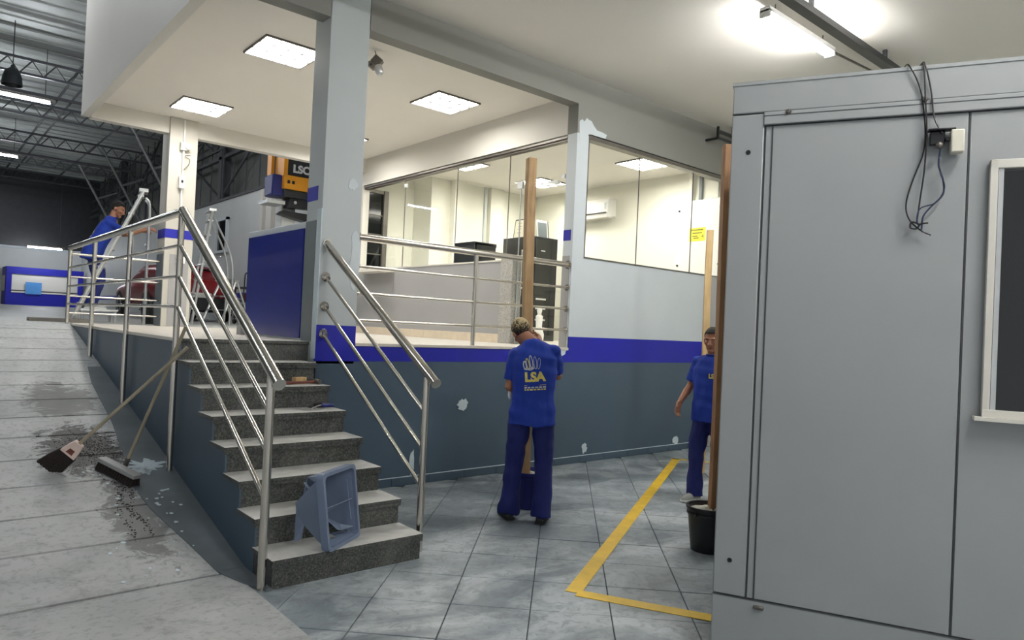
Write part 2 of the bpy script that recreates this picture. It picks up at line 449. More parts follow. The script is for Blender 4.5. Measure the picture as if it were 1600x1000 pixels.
# ---- front wall: slate grey, blue stripe, pale panel, window
wf = struct(MB().box((2.80, YW, -.05), (XE, YW+.14, HP-.03)), 'wall_front', DARKWALL, label='slate grey front wall of the raised platform')
S('blue_stripe', BLUE, (2.80, YW-.002, 1.222), (6.0, YW+.01, HP-.031), wf)
S('blue_stripe', BLUE, (6.0, YW-.002, 1.222), (8.75, YW+.01, 1.528), wf)
S('pale_panel', PALEGREY, (6.2, YW, 1.36), (XE, YW+.13, 2.49), wf)
S('pale_panel', PALEGREY, (6.0, YW, 1.36), (6.2, YW+.16, 3.98), wf, label='narrow pale column between the two windows')
S('wall_pier', LOBGREY, (8.75, YW-.03, 0), (9.3, YW+.01, 2.485), wf)
x = 3.2
while x < 9.5:
    w_ = .44; MB().box((x+.002, YW-.012, 0), (min(x+w_-.002, 9.55), YW, .082)).build('skirting_tile', DARKWALL if int(x*7) % 3 else GUTTER, wf, smooth=False, bevel=.002); x += w_
S('skirting_cap', SPACK, (2.8, YW-.013, .082), (9.55, YW, .088), wf)
def patch(cx, cz, r, sx=1.0, sz=1.0, seed=0, y=YW, parent=wf, mat=SPACK):
    rnd = random.Random(seed); m = MB(); n = 18
    pts = [(cx+r*sx*math.cos(2*math.pi*k/n)*rnd.uniform(.65, 1.1), cz+r*sz*math.sin(2*math.pi*k/n)*rnd.uniform(.65, 1.1)) for k in range(n)]
    m.prism(pts, (0, y-.005, 0), (1, 0, 0), (0, 0, 1), (0, .006, 0)); return m.build('spackle_patch', mat, parent, smooth=False)
patch(4.47, .77, .075, seed=1); patch(6.36, .17, .06, .8, 1.2, seed=2); patch(8.21, .14, .07, 1.1, .9, seed=3); patch(5.87, 1.345, .1, 1.15, .5, seed=21, y=YW-.003); patch(3.87, .22, .06, .5, 2.4, seed=4)

# upper front wall / beams / ceilings
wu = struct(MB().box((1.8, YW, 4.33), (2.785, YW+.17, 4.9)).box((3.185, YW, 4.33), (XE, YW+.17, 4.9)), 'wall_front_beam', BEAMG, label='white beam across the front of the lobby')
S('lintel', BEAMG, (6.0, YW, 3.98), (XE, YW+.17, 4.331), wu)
MB().prism([(6.025, 4.123), (6.072, 4.157), (6.108, 4.134), (6.149, 4.187), (6.196, 4.17), (6.23, 4.17), (6.279, 4.118), (6.34, 4.076), (6.433, 4.073), (6.517, 4.059), (6.497, 4.007), (6.31, 3.999), (6.184, 3.995), (6.179, 3.901), (6.111, 3.91), (6.038, 3.91)], (0, YW-.003, 0), (1, 0, 0), (0, 0, 1), (0, .004, 0)).build('brushed_patch', PALEGREY, wu, smooth=False)
wu2 = S('ceiling_ground', CEILW, (1.8, -5, 4.67), (XE+.1, YW, 4.95), label='white ceiling over the tiled ground floor')
cl = S('ceiling_lobby', CEILW, (1.80, YW+.17, 4.45), (XG+.05, YB-.1, 4.95), label='cream ceiling over the raised lobby')
fa = S('wall_fascia_left', WHITE, (1.70, -5, 4.24), (1.80, YB+.05, 6.6), label='white outer fascia above the ramp')
S('wall_fascia_back', WHITE, (1.80, YB-.1, 4.215), (XG+.1, YB+.05, 6.6), label='white beam over the back opening of the lobby')
cr = S('ceiling_room', CEILW, (XG+.1, YW+.17, 4.27), (XE, 11.3, 4.5), label='white ceiling of the glazed room')
we = S('wall_east', ROOMW, (XE, -5, -.05), (XE+.15, 10.8, 4.67), label='pale side wall of the glazed room')
S('wall_near', WHITE, (1.8, -5.15, -.05), (XE+.1, -5, 4.67), label='white wall behind the viewer')

# ---- columns
def column(name, x0, x1, y0, y1, z0, ztop, label):
    c = struct(MB().box((x0, y0, z0), (x1, y1, ztop)), name, COLGREY if name == 'column' else PILW, label=label, bevel=.006)
    return c
c1 = column('column', 2.79, 3.18, YW, 6.25, HP-.2, 4.66, 'tall grey square column at the head of the stairs')
S('blue_band', BLUE, (2.788, YW-.003, 1.222), (3.182, YW+.02, 1.55), c1)
S('blue_band', BLUE, (2.787, YW+.10, 2.685), (2.80, 6.252, 2.815), c1)
S('grey_band', PILGREY, (2.787, YW+.10, HP), (2.80, 6.252, 2.50), c1)
S('edge_strip', SPACK, (2.786, YW-.001, HP-.15), (2.795, YW+.09, 2.6), c1)
patch(2.86, 1.49, .03, seed=11, y=YW-.002, parent=c1); patch(3.08, 2.86, .06, seed=12, parent=c1, mat=PALEGREY); patch(3.14, 2.2, .1, .6, 3.2, seed=13, parent=c1, mat=PALEGREY)
c2 = column('pillar', 2.79, 3.18, 11.05, 11.42, HP, 4.45, 'cream square pillar at the back of the lobby')
S('blue_band', BLUE, (2.786, 11.046, 2.685), (3.184, 11.424, 2.815), c2)
S('grey_band', PILGREY, (2.785, 11.06, HP), (2.80, 11.42, 2.45), c2)
S('grey_panel', LOBGREY, (2.87, 11.044, HP+.005), (3.13, 11.06, 2.45), c2)
S('blue_band', BLUE, (XG-.003, YW+.035, 2.685), (XG+.01, YW+.16, 2.815), wf)
S('grey_band', LOBGREY, (XG-.003, YW+.035, HP), (XG+.01, YW+.16, 2.50), wf)

# ---- blue guard wall behind the column
gw = struct(MB().box((2.80, 6.25, HP), (2.92, 7.73, 2.51)), 'wall_guard', PALEGREY, label='low guard wall with a glossy blue panel', bevel=.004)
S('blue_panel', BLUEP, (2.786, 6.285, HP+.02), (2.80, 7.69, 2.445), gw)
S('foot_block', LOBGREY, (2.72, 7.62, HP), (2.80, 7.74, HP+.1), gw)

# ---- glazed side wall of the lobby (x = XG)
wl = struct(MB().box((XG, 7.23, HP), (XG+.12, YB, 2.485)), 'wall_lobby', LOBGREY, label='low grey wall under the side glazing of the lobby')
S('coping', WHITE, (XG-.012, 7.23, 2.485), (XG+.13, YB, 2.505), wl)
S('upper_wall', WHITE, (XG, YW+.17, 3.985), (XG+.12, YB, 4.46), wl)
S('end_wall', WHITE, (XG, YB-.06, 2.505), (XG+.12, YB, 3.985), wl)
S('counter_shelf', WHITE, (XG-.28, 9.98, 2.42), (XG, 10.95, 2.46), wl, label='small white ledge on the low wall')
y = 7.23
while y < 11.1:
    MB().box((XG-.012, y+.002, HP), (XG, min(y+.9, YB)-.002, 1.512)).build('skirting_stone', BEIGE, wl, smooth=False, bevel=.002); y += .9
S('stone_jamb', GRANW, (XG-.02, 6.99, HP), (XG+.14, 7.23, 2.52), wl, label='speckled stone jamb beside the glass door')

win1 = thing('window_1', 'frameless glazing along the lobby side', 'window', (XG+.06, 8.5, HP), kind='structure')
MB().box((XG+.02, 6.1, 3.915), (XG+.1, YB-.06, 3.985)).build('top_rail', ALUD, win1, bevel=.004)
MB().box((XG-.005, 6.1, 3.94), (XG+.02, YB-.06, 3.955)).build('rail_lip', ALUD, win1)
for a, b in ((7.23, 8.41), (8.416, 9.84), (9.846, YB-.065)):
    MB().box((XG+.055, a, 2.505), (XG+.065, b, 3.92)).build('pane', GLASS, win1, smooth=False)
MB().box((XG+.055, 6.12, 3.5), (XG+.065, 7.22, 3.92)).build('pane', GLASS, win1, smooth=False)
MB().box((XG+.055, 7.0, 2.505), (XG+.065, 7.22, 3.49)).build('pane', GLASS, win1, smooth=False)
for yy, z0, z1 in ((8.413, 2.51, 3.915), (9.843, 2.51, 3.915), (7.225, 2.51, 3.915)):
    MB().box((XG+.054, yy-.003, z0), (XG+.066, yy+.003, z1)).build('seam', ALUD, win1)
MB().box((XG+.045, 9.81, 3.80), (XG+.075, 9.87, 3.86)).build('clamp', ALU, win1)
MB().box((XG+.045, 6.16, 3.47), (XG+.075, 6.22, 3.52)).build('clamp', ALU, win1)
MB().box((XG+.04, 6.94, 3.44), (XG+.08, 7.04, 3.53)).build('clamp', ALU, win1)

d1 = thing('door_1', 'glass door with a steel pull handle', 'door', (XG+.06, 6.56, HP), kind='structure')
MB().box((XG+.055, 6.13, HP+.012), (XG+.065, 6.985, 3.49)).build('pane', GLASS, d1, smooth=False)
MB().box((XG+.052, 6.975, HP+.012), (XG+.068, 6.985, 3.49)).build('edge_profile', ALU, d1)
MB().box((XG+.052, 6.125, HP+.012), (XG+.068, 6.135, 3.49)).build('edge_profile', ALU, d1)
h = MB()
for s_ in (-.07, .075):
    h.cyl((XG+.06+s_, 6.83, 2.02), (XG+.06+s_, 6.83, 2.62), .012)
h.cyl((XG-.01, 6.83, 2.12), (XG+.135, 6.83, 2.12), .01).cyl((XG-.01, 6.83, 2.52), (XG+.135, 6.83, 2.52), .01)
h.build('pull_handle', STEEL, d1)
MB().box((XG+.07, 6.3, 3.42), (XG+.11, 6.52, 3.475)).build('door_closer', WHITEP, d1, bevel=.006)
MB().cyl((XG+.09, 6.52, 3.45), (XG+.12, 6.85, 3.49), .008).build('closer_arm', ALU, d1)

# ---- front window of the glazed room
win2 = thing('window_2', 'long frameless window above the pale front wall', 'window', (7.9, YW+.08, 2.49), kind='structure')
MB().box((6.2, YW-.02, 3.935), (XE, YW+.1, 3.985)).build('top_rail', ALUD, win2, bevel=.004)
MB().box((6.2, YW-.024, 3.985), (XE, YW-.0, 3.995)).build('rail_lip', BLACK, win2)
MB().box((6.2, YW-.012, 2.49), (XE, YW+.1, 2.505)).build('sill', ALUD, win2)
MB().box((6.2, YW-.004, 2.505), (6.215, YW+.1, 3.935)).build('side_profile', ALUD, win2)
for a, b in ((6.215, 7.255), (7.261, 8.452), (8.458, XE)):
    MB().box((a, YW+.06, 2.505), (b, YW+.07, 3.94)).build('pane', GLASS, win2, smooth=False)
for xx in (7.258, 8.455): MB().box((xx-.003, YW+.058, 2.505), (xx+.003, YW+.072, 3.935)).build('seam', ALUD, win2)

# ---- glazed room inside
rb = struct(MB().box((7.1, 10.64, HP), (XE, 11.3, 4.27)).box((XG+.1, 11.22, HP), (7.1, 11.3, 4.27)), 'wall_room_back', ROOMW, label='cream back wall of the glazed room')
S('pilaster', ROOMW, (7.52, 10.5, HP), (7.75, 10.64, 4.27), rb); S('pilaster', ROOMW, (8.4, 10.54, HP), (8.72, 10.64, 4.27), rb)
S('conduit', PALEGREY, (8.30, 10.60, HP), (8.33, 10.64, 4.27), rb)
S('floor_room', PLATF, (XG+.1, YW+.14, HP-.1), (XE, 11.3, HP), label='pale floor of the glazed room')
tm = S('trim_1', ROOMW, (XE-.07, 6.28, 3.79), (XE, 6.42, 4.27), label='pale pilasters above the bolted panel'); S('pilaster', ROOMW, (XE-.07, 6.75, 3.79), (XE, 6.83, 4.27), tm)
S('duct', PILGREY, (XE-.05, 6.6, 3.79), (XE, 6.65, 4.27), tm)
win3 = thing('window_3', 'dark metal framed window on the room back wall', 'window', (6.3, 11.2, 2.5), kind='structure')
MB().box((6.12, 11.17, 2.45), (6.14, 11.22, 3.96)).box((6.43, 11.15, 2.45), (6.52, 11.22, 3.96)).box((6.12, 11.17, 3.90), (6.52, 11.22, 3.96)).build('frame', ALUD, win3)
MB().box((6.14, 11.20, 2.45), (6.43, 11.215, 3.90)).build('pane', DGLASS, win3, smooth=False)
for zz in (2.8, 3.15, 3.5): MB().box((6.14, 11.185, zz), (6.43, 11.2, zz+.02)).build('slat', ALUD, win3)

# ---- hall
FS = .009
def hz(y): return HP + FS*max(0, y-YB)
struct(MB().prism([(YB, HP-.3), (60, HP-.3), (60, hz(60)), (YB, HP)], (-14, 0, 0), (0, 1, 0), (0, 0, 1), (22, 0, 0)), 'floor_hall', HALLF, label='pale concrete floor of the big hall')
S('edge_kerb', HALLF, (-6, YB-.02, HP-.06), (XL, YB+.01, HP+.001), ramp)
wh = S('wall_hall_right', HALLW, (XG, YB+.02, HP-.1), (XG+.12, 38, 4.5), label='pale grey lower wall along the right side of the hall')
S('wall_coping', TRUSS, (XG-.03, YB+.02, 4.5), (XG+.15, 38, 4.56), wh)
S('pilaster', WHITE, (XG-.1, 15.05, hz(15)), (XG, 15.35, 4.45), wh); S('pilaster', WHITE, (XG-.1, 15.55, hz(15)), (XG, 15.72, 4.45), wh)
S('blue_band', BLUE, (XG-.006, 15.8, 1.98), (XG, 38, 2.14), wh)
win4 = thing('window_4', 'small dark window in the pale hall wall', 'window', (XG, 18.4, 3.2), kind='structure')
MB().box((XG-.06, 17.95, 3.20), (XG+.02, 18.05, 4.05)).box((XG-.06, 18.72, 3.20), (XG+.02, 18.8, 4.05)).box((XG-.06, 17.95, 3.98), (XG+.02, 18.8, 4.05)).box((XG-.08, 17.9, 3.16), (XG+.02, 18.85, 3.22)).build('frame', PALEGREY, win4)
for k in range(2): MB().box((XG-.02, 18.06+k*.335, 3.22), (XG-.01, 18.38+k*.335, 3.98)).build('pane', DGLASS, win4, smooth=False)
cu = S('wall_hall_upper', CLAD, (XG+.6, YB+.05, 4.3), (XG+.7, 38, 8.2), label='dark sheet cladding high on the hall side')
for yy in [12.4+.9*k for k in range(26)]:
    MB().cyl((XG+.3, yy, 4.55), (XG+.3, yy, 8.0), .016, 6).build('hanger_rod', TRUSS, cu)
for yy in (13.5, 19.5, 25.5, 31.5): MB().box((XG+.2, yy-.12, 4.55), (XG+.45, yy+.12, 8.0)).build('steel_post', TRUSS, cu)
for yy in (13.5, 19.5, 25.5):
    MB().cyl((XG+.25, yy, 4.7), (XG+.25, yy+6, 7.6), .035, 6).build('cross_brace', TRUSS, cu)
    MB().cyl((XG+.25, yy, 7.6), (XG+.25, yy+6, 4.7), .035, 6).build('cross_brace', TRUSS, cu)
MB().box((XG+.2, YB+.1, 5.75), (XG+.3, 38, 5.83)).build('girt', TRUSS, cu)
wb = S('wall_hall_back', HALLW, (-14, 37.6, HP-.1), (XG+.7, 37.8, 4.15), label='pale far wall of the hall')
S('upper_cladding', DARKG, (-14, 37.6, 4.15), (XG+.7, 37.8, 8.6), wb)
S('ledge', PALEGREY, (-14, 37.5, 4.1), (XG+.1, 37.6, 4.2), wb)
S('wall_hall_left', HALLW, (-14.2, -5, -.1), (-14, 38, 8.6), label='pale wall on the far left of the hall')
roof = S('ceiling_hall', SHEET, (-14, -5, 7.52), (XG+.7, 38, 7.6), label='grey sheet roof over the hall')
for k in range(40):
    yy = 13.5+k*.6
    MB().box((-3, yy-.02, 7.49), (XG+.6, yy+.02, 7.52)).build('sheet_rib', SHEET, roof, smooth=False)

# ================================================================== THINGS
# ---- roof trusses of the hall (prototype + copies)
def make_truss():
    t = thing('roof_truss', 'steel lattice truss under the hall roof', 'truss', (0, 18.7, 6.65), group='roof trusses')
    MB().box((-3, 18.67, 6.96), (6.5, 18.73, 7.02)).build('top_chord', TRUSS, t, smooth=False)
    MB().box((-3, 18.67, 6.64), (6.5, 18.73, 6.69)).build('bottom_chord', TRUSS, t, smooth=False)
    d = [MB().cyl((0, 0, 0), (.275, 0, .30), .02, 6).mesh('diagonal'), MB().cyl((0, 0, .30), (.275, 0, 0), .013, 6).mesh('diagonal')]
    for m in d: m.materials.append(TRUSS)
    for k in range(20):
        for q in range(2):
            inst(d[q], 'diagonal', t, Matrix.Translation((-3+.9+(k-1)*.55*.78*1.03+.2+q*.22, 18.7, 6.67)) @ Matrix.Scale(.8, 4, (1, 0, 0)))
    return t
tr0 = make_truss()
TRL = ['steel lattice truss nearest the white fascia corner', 'steel lattice truss just behind the first hall tube lamp', 'third steel lattice truss from the fascia corner',
       'fourth steel lattice truss from the fascia corner', 'fifth steel lattice truss, deep in the hall', 'sixth steel lattice truss, near the far wall']
tr0['label'] = TRL[0]
for k, yy in enumerate((22.6, 26.6, 30.6, 34.2)):
    copy_tree(tr0, (0, yy, 6.65), label=TRL[k+1])
for k, (xx, lb) in enumerate(((2.79, 'thin roof rod crossing the trusses nearest the left edge'), (3.1, 'thin roof rod crossing the trusses, middle of three'), (4.6, 'thin roof rod crossing the trusses nearest the cladding'))):
    tag(MB().cyl((xx, 12, 7.1), (xx, 37.5, 7.1), .03, 6).build('roof_rod', TRUSS), lb, 'rod', 'roof rods')
for k, yy in enumerate((21.8, 26.2, 31.8)):
    yy = (22.6, 26.6, 30.6)[k]
    t = tag(MB().cyl((5.95, yy, 4.6), (4.65, yy, 6.95), .045, 8).build('knee_brace', BRACE), ['slanting steel brace nearest the cream pillar', 'slanting steel brace, second from the cream pillar', 'slanting steel brace farthest from the cream pillar'][k], 'brace', 'slanting braces')
    t2 = MB().cyl((5.95, yy, 6.1), (5.3, yy, 5.78), .035, 8).build('cross_strut', BRACE, t)
eg = cu
for z_ in (6.0, 6.45): MB().box((6.18, 19, z_), (6.24, 37, z_+.05)).build('eaves_chord', TRUSS, eg, smooth=False)
for k in range(5): MB().box((6.19, 19.2+k*4, 4.3), (6.23, 19.26+k*4, 6.0)).build('strut', TRUSS, eg, smooth=False)
for k in range(18): MB().cyl((6.21, 19+k, 6.02 if k % 2 else 6.47), (6.21, 20+k, 6.47 if k % 2 else 6.02), .025, 6).build('lattice_bar', TRUSS, eg)

# ---- hall tube lamps on dark rails
def hall_tube(x0, x1, y, z, label):
    t = thing('tube_lamp', label, 'lamp', ((x0+x1)/2, y, z), group='hall tube lamps')
    MB().box((x0-.1, y-.035, z+.05), (x1+.1, y+.035, z+.1)).build('housing', ALUD, t, bevel=.004)
    MB().cyl((x0, y, z), (x1, y, z), .022, 10).build('tube', HTUBE, t)
    for xx in (x0-.02, x1+.02): MB().box((xx-.02, y-.025, z-.03), (xx+.02, y+.025, z+.06)).build('end_cap', DARKG, t)
    MB().cyl((x1-.1, y, z+.1), (x1-.1, y, 7.5), .008, 6).build('hanger', DARKG, t)
    return t
hall_tube(0.9, 2.3, 19.35, 6.28, 'lit tube lamp below the first hall truss')
hall_tube(1.0, 2.45, 27.2, 6.28, 'lit tube lamp farther back at the left edge of the hall')
hall_tube(3.6, 4.8, 34.6, 4.0, 'short lit lamp high on the far hall wall')
for y_, n_ in ((19.35, 'first'), (27.2, 'second')):
    tag(MB().box((-3, y_-.03, 6.40), (5.8, y_+.03, 6.46)).build('lamp_rail', TRUSS), f'dark lamp rail over the {n_} lit hall tube', 'rail')
hall_fill_tubes = [(-1.8, 7.2, 6.3), (0.6, 11.6, 6.9), (-3.5, 24.0, 6.3), (4.2, 14.6, 6.3)]  # unseen tubes added to brighten the ramp, the leaning worker and the hall
for k, (x_, y_, z_) in enumerate(hall_fill_tubes):
    hall_tube(x_-.7, x_+.7, y_, z_, ['added fill tube lamp over the ramp, out at the left', 'added fill tube lamp over the head of the ramp, above the view', 'added fill tube lamp deep in the hall, out at the left', 'added fill tube lamp hidden above the lobby fascia'][k])
pl = thing('pendant_lamp', 'dark bell-shaped pendant lamp hanging from the truss', 'lamp', (1.45, 17.9, 6.15))
MB().lathe([(.03, .42), (.05, .36), (.13, .30), (.17, .18), (.19, 0), (.185, 0), (.16, .17), (.05, .33)], (1.45, 17.9, 6.15), 20, cap=False).build('shade', DARKG, pl)
MB().cyl((1.45, 17.9, 6.55), (1.45, 17.9, 7.5), .01, 6).build('rod', DARKG, pl)

# ---- far blue booth
bo = thing('blue_booth', 'blue framed booth with white boards at the far hall wall', 'booth', (4.4, 36.5, hz(36)))
B0 = hz(36)
MB().box((3.08, 36.0, B0), (3.27, 36.15, 3.22)).build('post', BLUE, bo); MB().box((5.66, 36.0, B0), (5.86, 36.15, 3.22)).build('post', BLUE, bo)
MB().box((3.27, 36.0, 2.93), (5.66, 36.15, 3.22)).build('top_beam', BLUE, bo); MB().box((3.27, 36.0, B0), (5.66, 36.15, 2.14)).build('lower_panel', BLUE, bo)
MB().box((3.27, 36.06, 2.2), (5.66, 36.12, 2.93)).build('white_board', WHITE, bo); MB().box((3.27, 35.97, 2.14), (5.66, 36.12, 2.2)).build('ledge', WHITE, bo)
MB().box((3.27, 36.04, 2.2), (5.66, 36.07, 2.25)).build('dark_strip', DARKG, bo)
MB().box((3.75, 35.93, 2.1), (4.32, 35.98, 2.6)).build('notice_board', SKYB, bo, label='light blue square notice board')
MB().box((3.06, 36.15, B0), (3.2, 37.5, 3.22)).build('side_wall', BLUE, bo); MB().box((3.045, 36.3, 2.2), (3.06, 37.4, 2.85)).build('side_board', WHITE, bo)

# ---- hall clutter: red car, ladders, trolley, bucket, lift
def smooth_loft(mb, secs, n=20, e=3.0):
    rs = []
    for (x, y, z, hx, hz_) in secs:
        rs.append([Vector((x+hx*math.copysign(abs(math.cos(a))**(2/e), math.cos(a)), y, z+hz_*math.copysign(abs(math.sin(a))**(2/e), math.sin(a)))) for a in [2*math.pi*k/n for k in range(n)]])
    return mb.rings(rs)
fz = hz(16)
car = thing('red_car', 'dark red car parked behind the cream pillar', 'car', (4.6, 17.2, fz))
smooth_loft(MB(), [(4.6, 15.45, fz+.55, .70, .20), (4.6, 15.52, fz+.58, .82, .30), (4.6, 16.1, fz+.62, .86, .34), (4.6, 18.2, fz+.6, .86, .34), (4.6, 19.1, fz+.55, .8, .28), (4.6, 19.25, fz+.5, .65, .18)]).build('body', CARRED, car)
smooth_loft(MB(), [(4.6, 15.75, fz+.88, .66, .08), (4.6, 16.3, fz+.98, .66, .24), (4.6, 17.5, fz+1.0, .66, .25), (4.6, 18.2, fz+.86, .68, .1)]).build('cabin', CARRED, car)
MB().prism([(-.55, .92), (.55, .92), (.48, 1.14), (-.48, 1.14)], (4.6, 15.86, fz), (1, 0, 0), (0, .18, 1), (0, .02, 0)).build('rear_window', DGLASS, car)
smooth_loft(MB(), [(4.6, 15.40, fz+.36, .76, .13), (4.6, 15.46, fz+.36, .84, .17), (4.6, 15.8, fz+.36, .85, .17)]).build('bumper', BLACK, car)
for s_ in (-1, 1):
    MB().box((4.6+s_*.62-.14, 15.43, fz+.62), (4.6+s_*.62+.14, 15.5, fz+.76)).build('rear_lamp', LIP, car, bevel=.02)
    for yy in (16.1, 18.5):
        wl_ = MB().lathe([(.12, -.09), (.30, -.09), (.32, -.05), (.32, .05), (.30, .09), (.12, .09)], n=24, T=Matrix.Translation((4.6+s_*.76, yy, fz+.32)) @ Matrix.Rotation(R(90), 4, 'Y')).build('wheel', RUBBER, car)
        MB().lathe([(.01, -.07), (.19, -.095), (.19, .095), (.01, .07)], n=20, T=Matrix.Translation((4.6+s_*.76, yy, fz+.32)) @ Matrix.Rotation(R(90), 4, 'Y')).build('rim', ALU, wl_)
MB().box((4.35, 15.385, fz+.50), (4.85, 15.40, fz+.60)).build('number_plate', ALU, car)

def ladder(name, label, loc, rz, xa, xl, xr, hgt, hw, mat=ALU, round_top=False):
    t = thing(name, label, 'ladder', loc, rz); M = WM[t]
    for s_ in (-1, 1):
        MB(M).tube([(xl, s_*(hw+.06), 0), (xa, s_*hw, hgt)], .024, 8).build('stile', mat, t)
        rear = [(xr, s_*(hw+.05), 0), (xr-.0, s_*(hw+.03), hgt*.55), (xa+.09, s_*hw, hgt*.88), (xa+.03, s_*hw, hgt*.95)] if round_top else [(xr, s_*(hw+.05), 0), (xa+.03, s_*hw, hgt*.97)]
        MB(M).tube(bez(rear, 6) if round_top else rear, .018, 8).build('rear_leg', mat, t)
    n = int(hgt/.28)
    for k in range(1, n+1):
        f = k*.27/hgt
        if f > .97: break
        x = xl+(xa-xl)*f; w_ = hw+.06*(1-f)
        MB(M).box((x-.04, -w_, hgt*f-.012), (x+.04, w_, hgt*f+.012)).build('step', mat, t)
    MB(M).box((xa-.06, -hw-.03, hgt-.02), (xa+.06, hw+.03, hgt+.03)).build('top_cap', mat, t)
    for f in (.25, .6):
        x = xr+(xa+.03-xr)*f; MB(M).cyl((x, -hw-.02, hgt*f), (x, hw+.02, hgt*f), .01, 6).build('cross_bar', mat, t)
    return t
ladder('step_ladder', 'aluminium step ladder in front of the leaning worker', (2.36, 11.60, HP+.006), R(-12), .24, -.60, .33, 1.97, .13, round_top=True)
ladder('step_ladder', 'tall aluminium step ladder behind the cream pillar', (4.2, 13.5, hz(13.5)), R(-8), -.03, -.30, .34, 2.08, .2, round_top=True)
ladder('step_ladder', 'small aluminium trestle in front of the red car', (4.75, 14.1, hz(14)), R(20), 0, -.35, .35, .85, .22)
# low step under the leaning worker
t = thing('work_step', 'low grey work step under the leaning worker', 'step', (2.27, 12.3, HP))
MB().box((1.95, 12.12, HP+.17), (2.45, 12.54, HP+.205)).build('tread', ALU, t, bevel=.004)
for x_ in (1.98, 2.42):
    for y_ in (12.15, 12.51): MB().cyl((x_, y_, HP+.01), (x_, y_, HP+.17), .018, 8).build('leg', ALU, t)
def bucket(name, label, c, r0, r1, h, mat, fill=None, rim=.012, handle=True):
    t = thing(name, label, 'bucket', c)
    MB().lathe([(.01, .001), (r0, 0), (r1, h-.02), (r1+rim, h-.02), (r1+rim, h), (r1-.004, h), (r0-.004, .008), (.01, .008)], c, 32, cap=False).build('shell', mat, t)
    MB().lathe([(r1+.001, h-.06), (r1+.006, h-.06), (r1+.006, h-.045), (r1+.002, h-.045)], c, 32, cap=False).build('rib', mat, t)
    if fill:
        m = MB(); rr = r0+(r1-r0)*fill-.006; z = c[2]+h*fill
        rings = []
        for q in (1, .8, .6, .4, .2, .04):
            rings.append([Vector((c[0]+rr*q*math.cos(2*math.pi*k/28), c[1]+rr*q*math.sin(2*math.pi*k/28), z+(.012*math.sin(5*k*.4+q*9)+.02*(1-q) if q < 1 else 0))) for k in range(28)])
        m.rings(rings); m.build('concrete_fill', CONCRETE, t)
    if handle:
        for s_ in (-1, 1): MB().ball((c[0]+s_*(r1+.012), c[1], c[2]+h-.05), .013, 8, 6).build('handle_lug', mat, t)
    return t
bucket('bucket', 'small black bucket at the foot of the cream pillar', (2.90, 12.15, hz(12.15)), .10, .13, .27, BLACK)
t = thing('tool_trolley', 'dark tool trolley with a raised handle by the hall wall', 'trolley', (5.35, 14.5, hz(14.5)))
z0 = hz(14.5)
for a in (.12, .45, .72): MB().box((5.1, 14.25, z0+a), (5.6, 14.75, z0+a+.04)).build('shelf', DARKG, t, bevel=.004)
for x_ in (5.12, 5.58):
    for y_ in (14.27, 14.73):
        MB().cyl((x_, y_, z0+.1), (x_, y_, z0+.76), .014, 8).build('post', DARKG, t); MB().ball((x_, y_, z0+.05), .048, 10, 8).build('caster', RUBBER, t)
MB().tube(bez([(5.14, 14.3, z0+.74), (5.14, 14.28, z0+1.0), (5.2, 14.26, z0+1.04), (5.5, 14.26, z0+1.04), (5.56, 14.28, z0+1.0), (5.56, 14.3, z0+.74)], 5), .014, 8).build('handle', BLACK, t)
MB().box((5.2, 14.35, z0+.49), (5.45, 14.6, z0+.62)).build('tool_box', CARRED, t, bevel=.01)
t = thing('air_compressor', 'dark compressor on the floor between ladder and car', 'compressor', (3.92, 14.6, hz(14.6)))
z0 = hz(14.6)
MB().lathe([(.01, -.42), (.12, -.40), (.17, -.3), (.17, .3), (.12, .4), (.01, .42)], n=20, T=Matrix.Translation((3.92, 14.6, z0+.27)) @ Matrix.Rotation(R(90), 4, 'Y')).build('tank', BLACK, t)
MB().box((3.75, 14.5, z0+.44), (4.1, 14.72, z0+.66)).build('motor', CARRED, t, bevel=.03)
for x_ in (3.66, 4.18): MB().box((x_-.02, 14.45, z0), (x_+.02, 14.75, z0+.15)).build('foot', DARKG, t)

# yellow vehicle lift
lf = thing('vehicle_lift', 'yellow and black vehicle lift head with white lettering', 'vehicle lift', (5.45, 13.0, hz(13)))
z0 = hz(13)
MB().box((5.36, 13.12, 3.9), (5.62, 13.4, 5.2)).build('column', MACHY, lf, bevel=.01)
MB().box((5.36, 13.12, z0), (5.62, 13.4, 3.9)).build('lower_column', HALLW, lf, bevel=.01)
MB().box((5.12, 13.15, 3.95), (5.18, 13.35, 5.2)).build('side_post', MACHY, lf)
MB().box((5.20, 12.7, 4.00), (5.98, 13.12, 4.26)).build('head', MACHY, lf, bevel=.015)
MB().box((5.19, 12.72, 4.24), (5.27, 13.12, 4.62)).build('head_side', MACHY, lf, bevel=.008)
MB().box((5.27, 12.72, 4.26), (5.98, 13.12, 4.60)).build('sign_panel', BLACK, lf)
me = text_mesh('LSC', .2, .004, .009); me.materials.append(LOGOW)
inst(me, 'lettering', lf, Matrix.Translation((5.53, 12.712, 4.39)) @ Matrix.Rotation(R(90), 4, 'X'))
for k in range(2): MB().box((5.26+k*.09, 12.69, 4.10), (5.31+k*.09, 12.70, 4.16)).build('slot', BLACK, lf)
MB().box((5.22, 12.74, 3.85), (5.98, 13.1, 4.00)).build('carriage', DARKG, lf, bevel=.02)
MB().prism([(5.3, 3.66), (5.98, 3.7), (5.98, 3.86), (5.36, 3.84)], (0, 12.76, 0), (1, 0, 0), (0, 0, 1), (0, .2, 0)).build('arm', BLACK, lf)
MB().prism([(5.22, 3.55), (5.3, 3.62), (5.98, 3.6), (5.98, 3.42)], (0, 12.9, 0), (1, 0, 0), (0, 0, 1), (0, .2, 0)).build('arm', BLACK, lf)
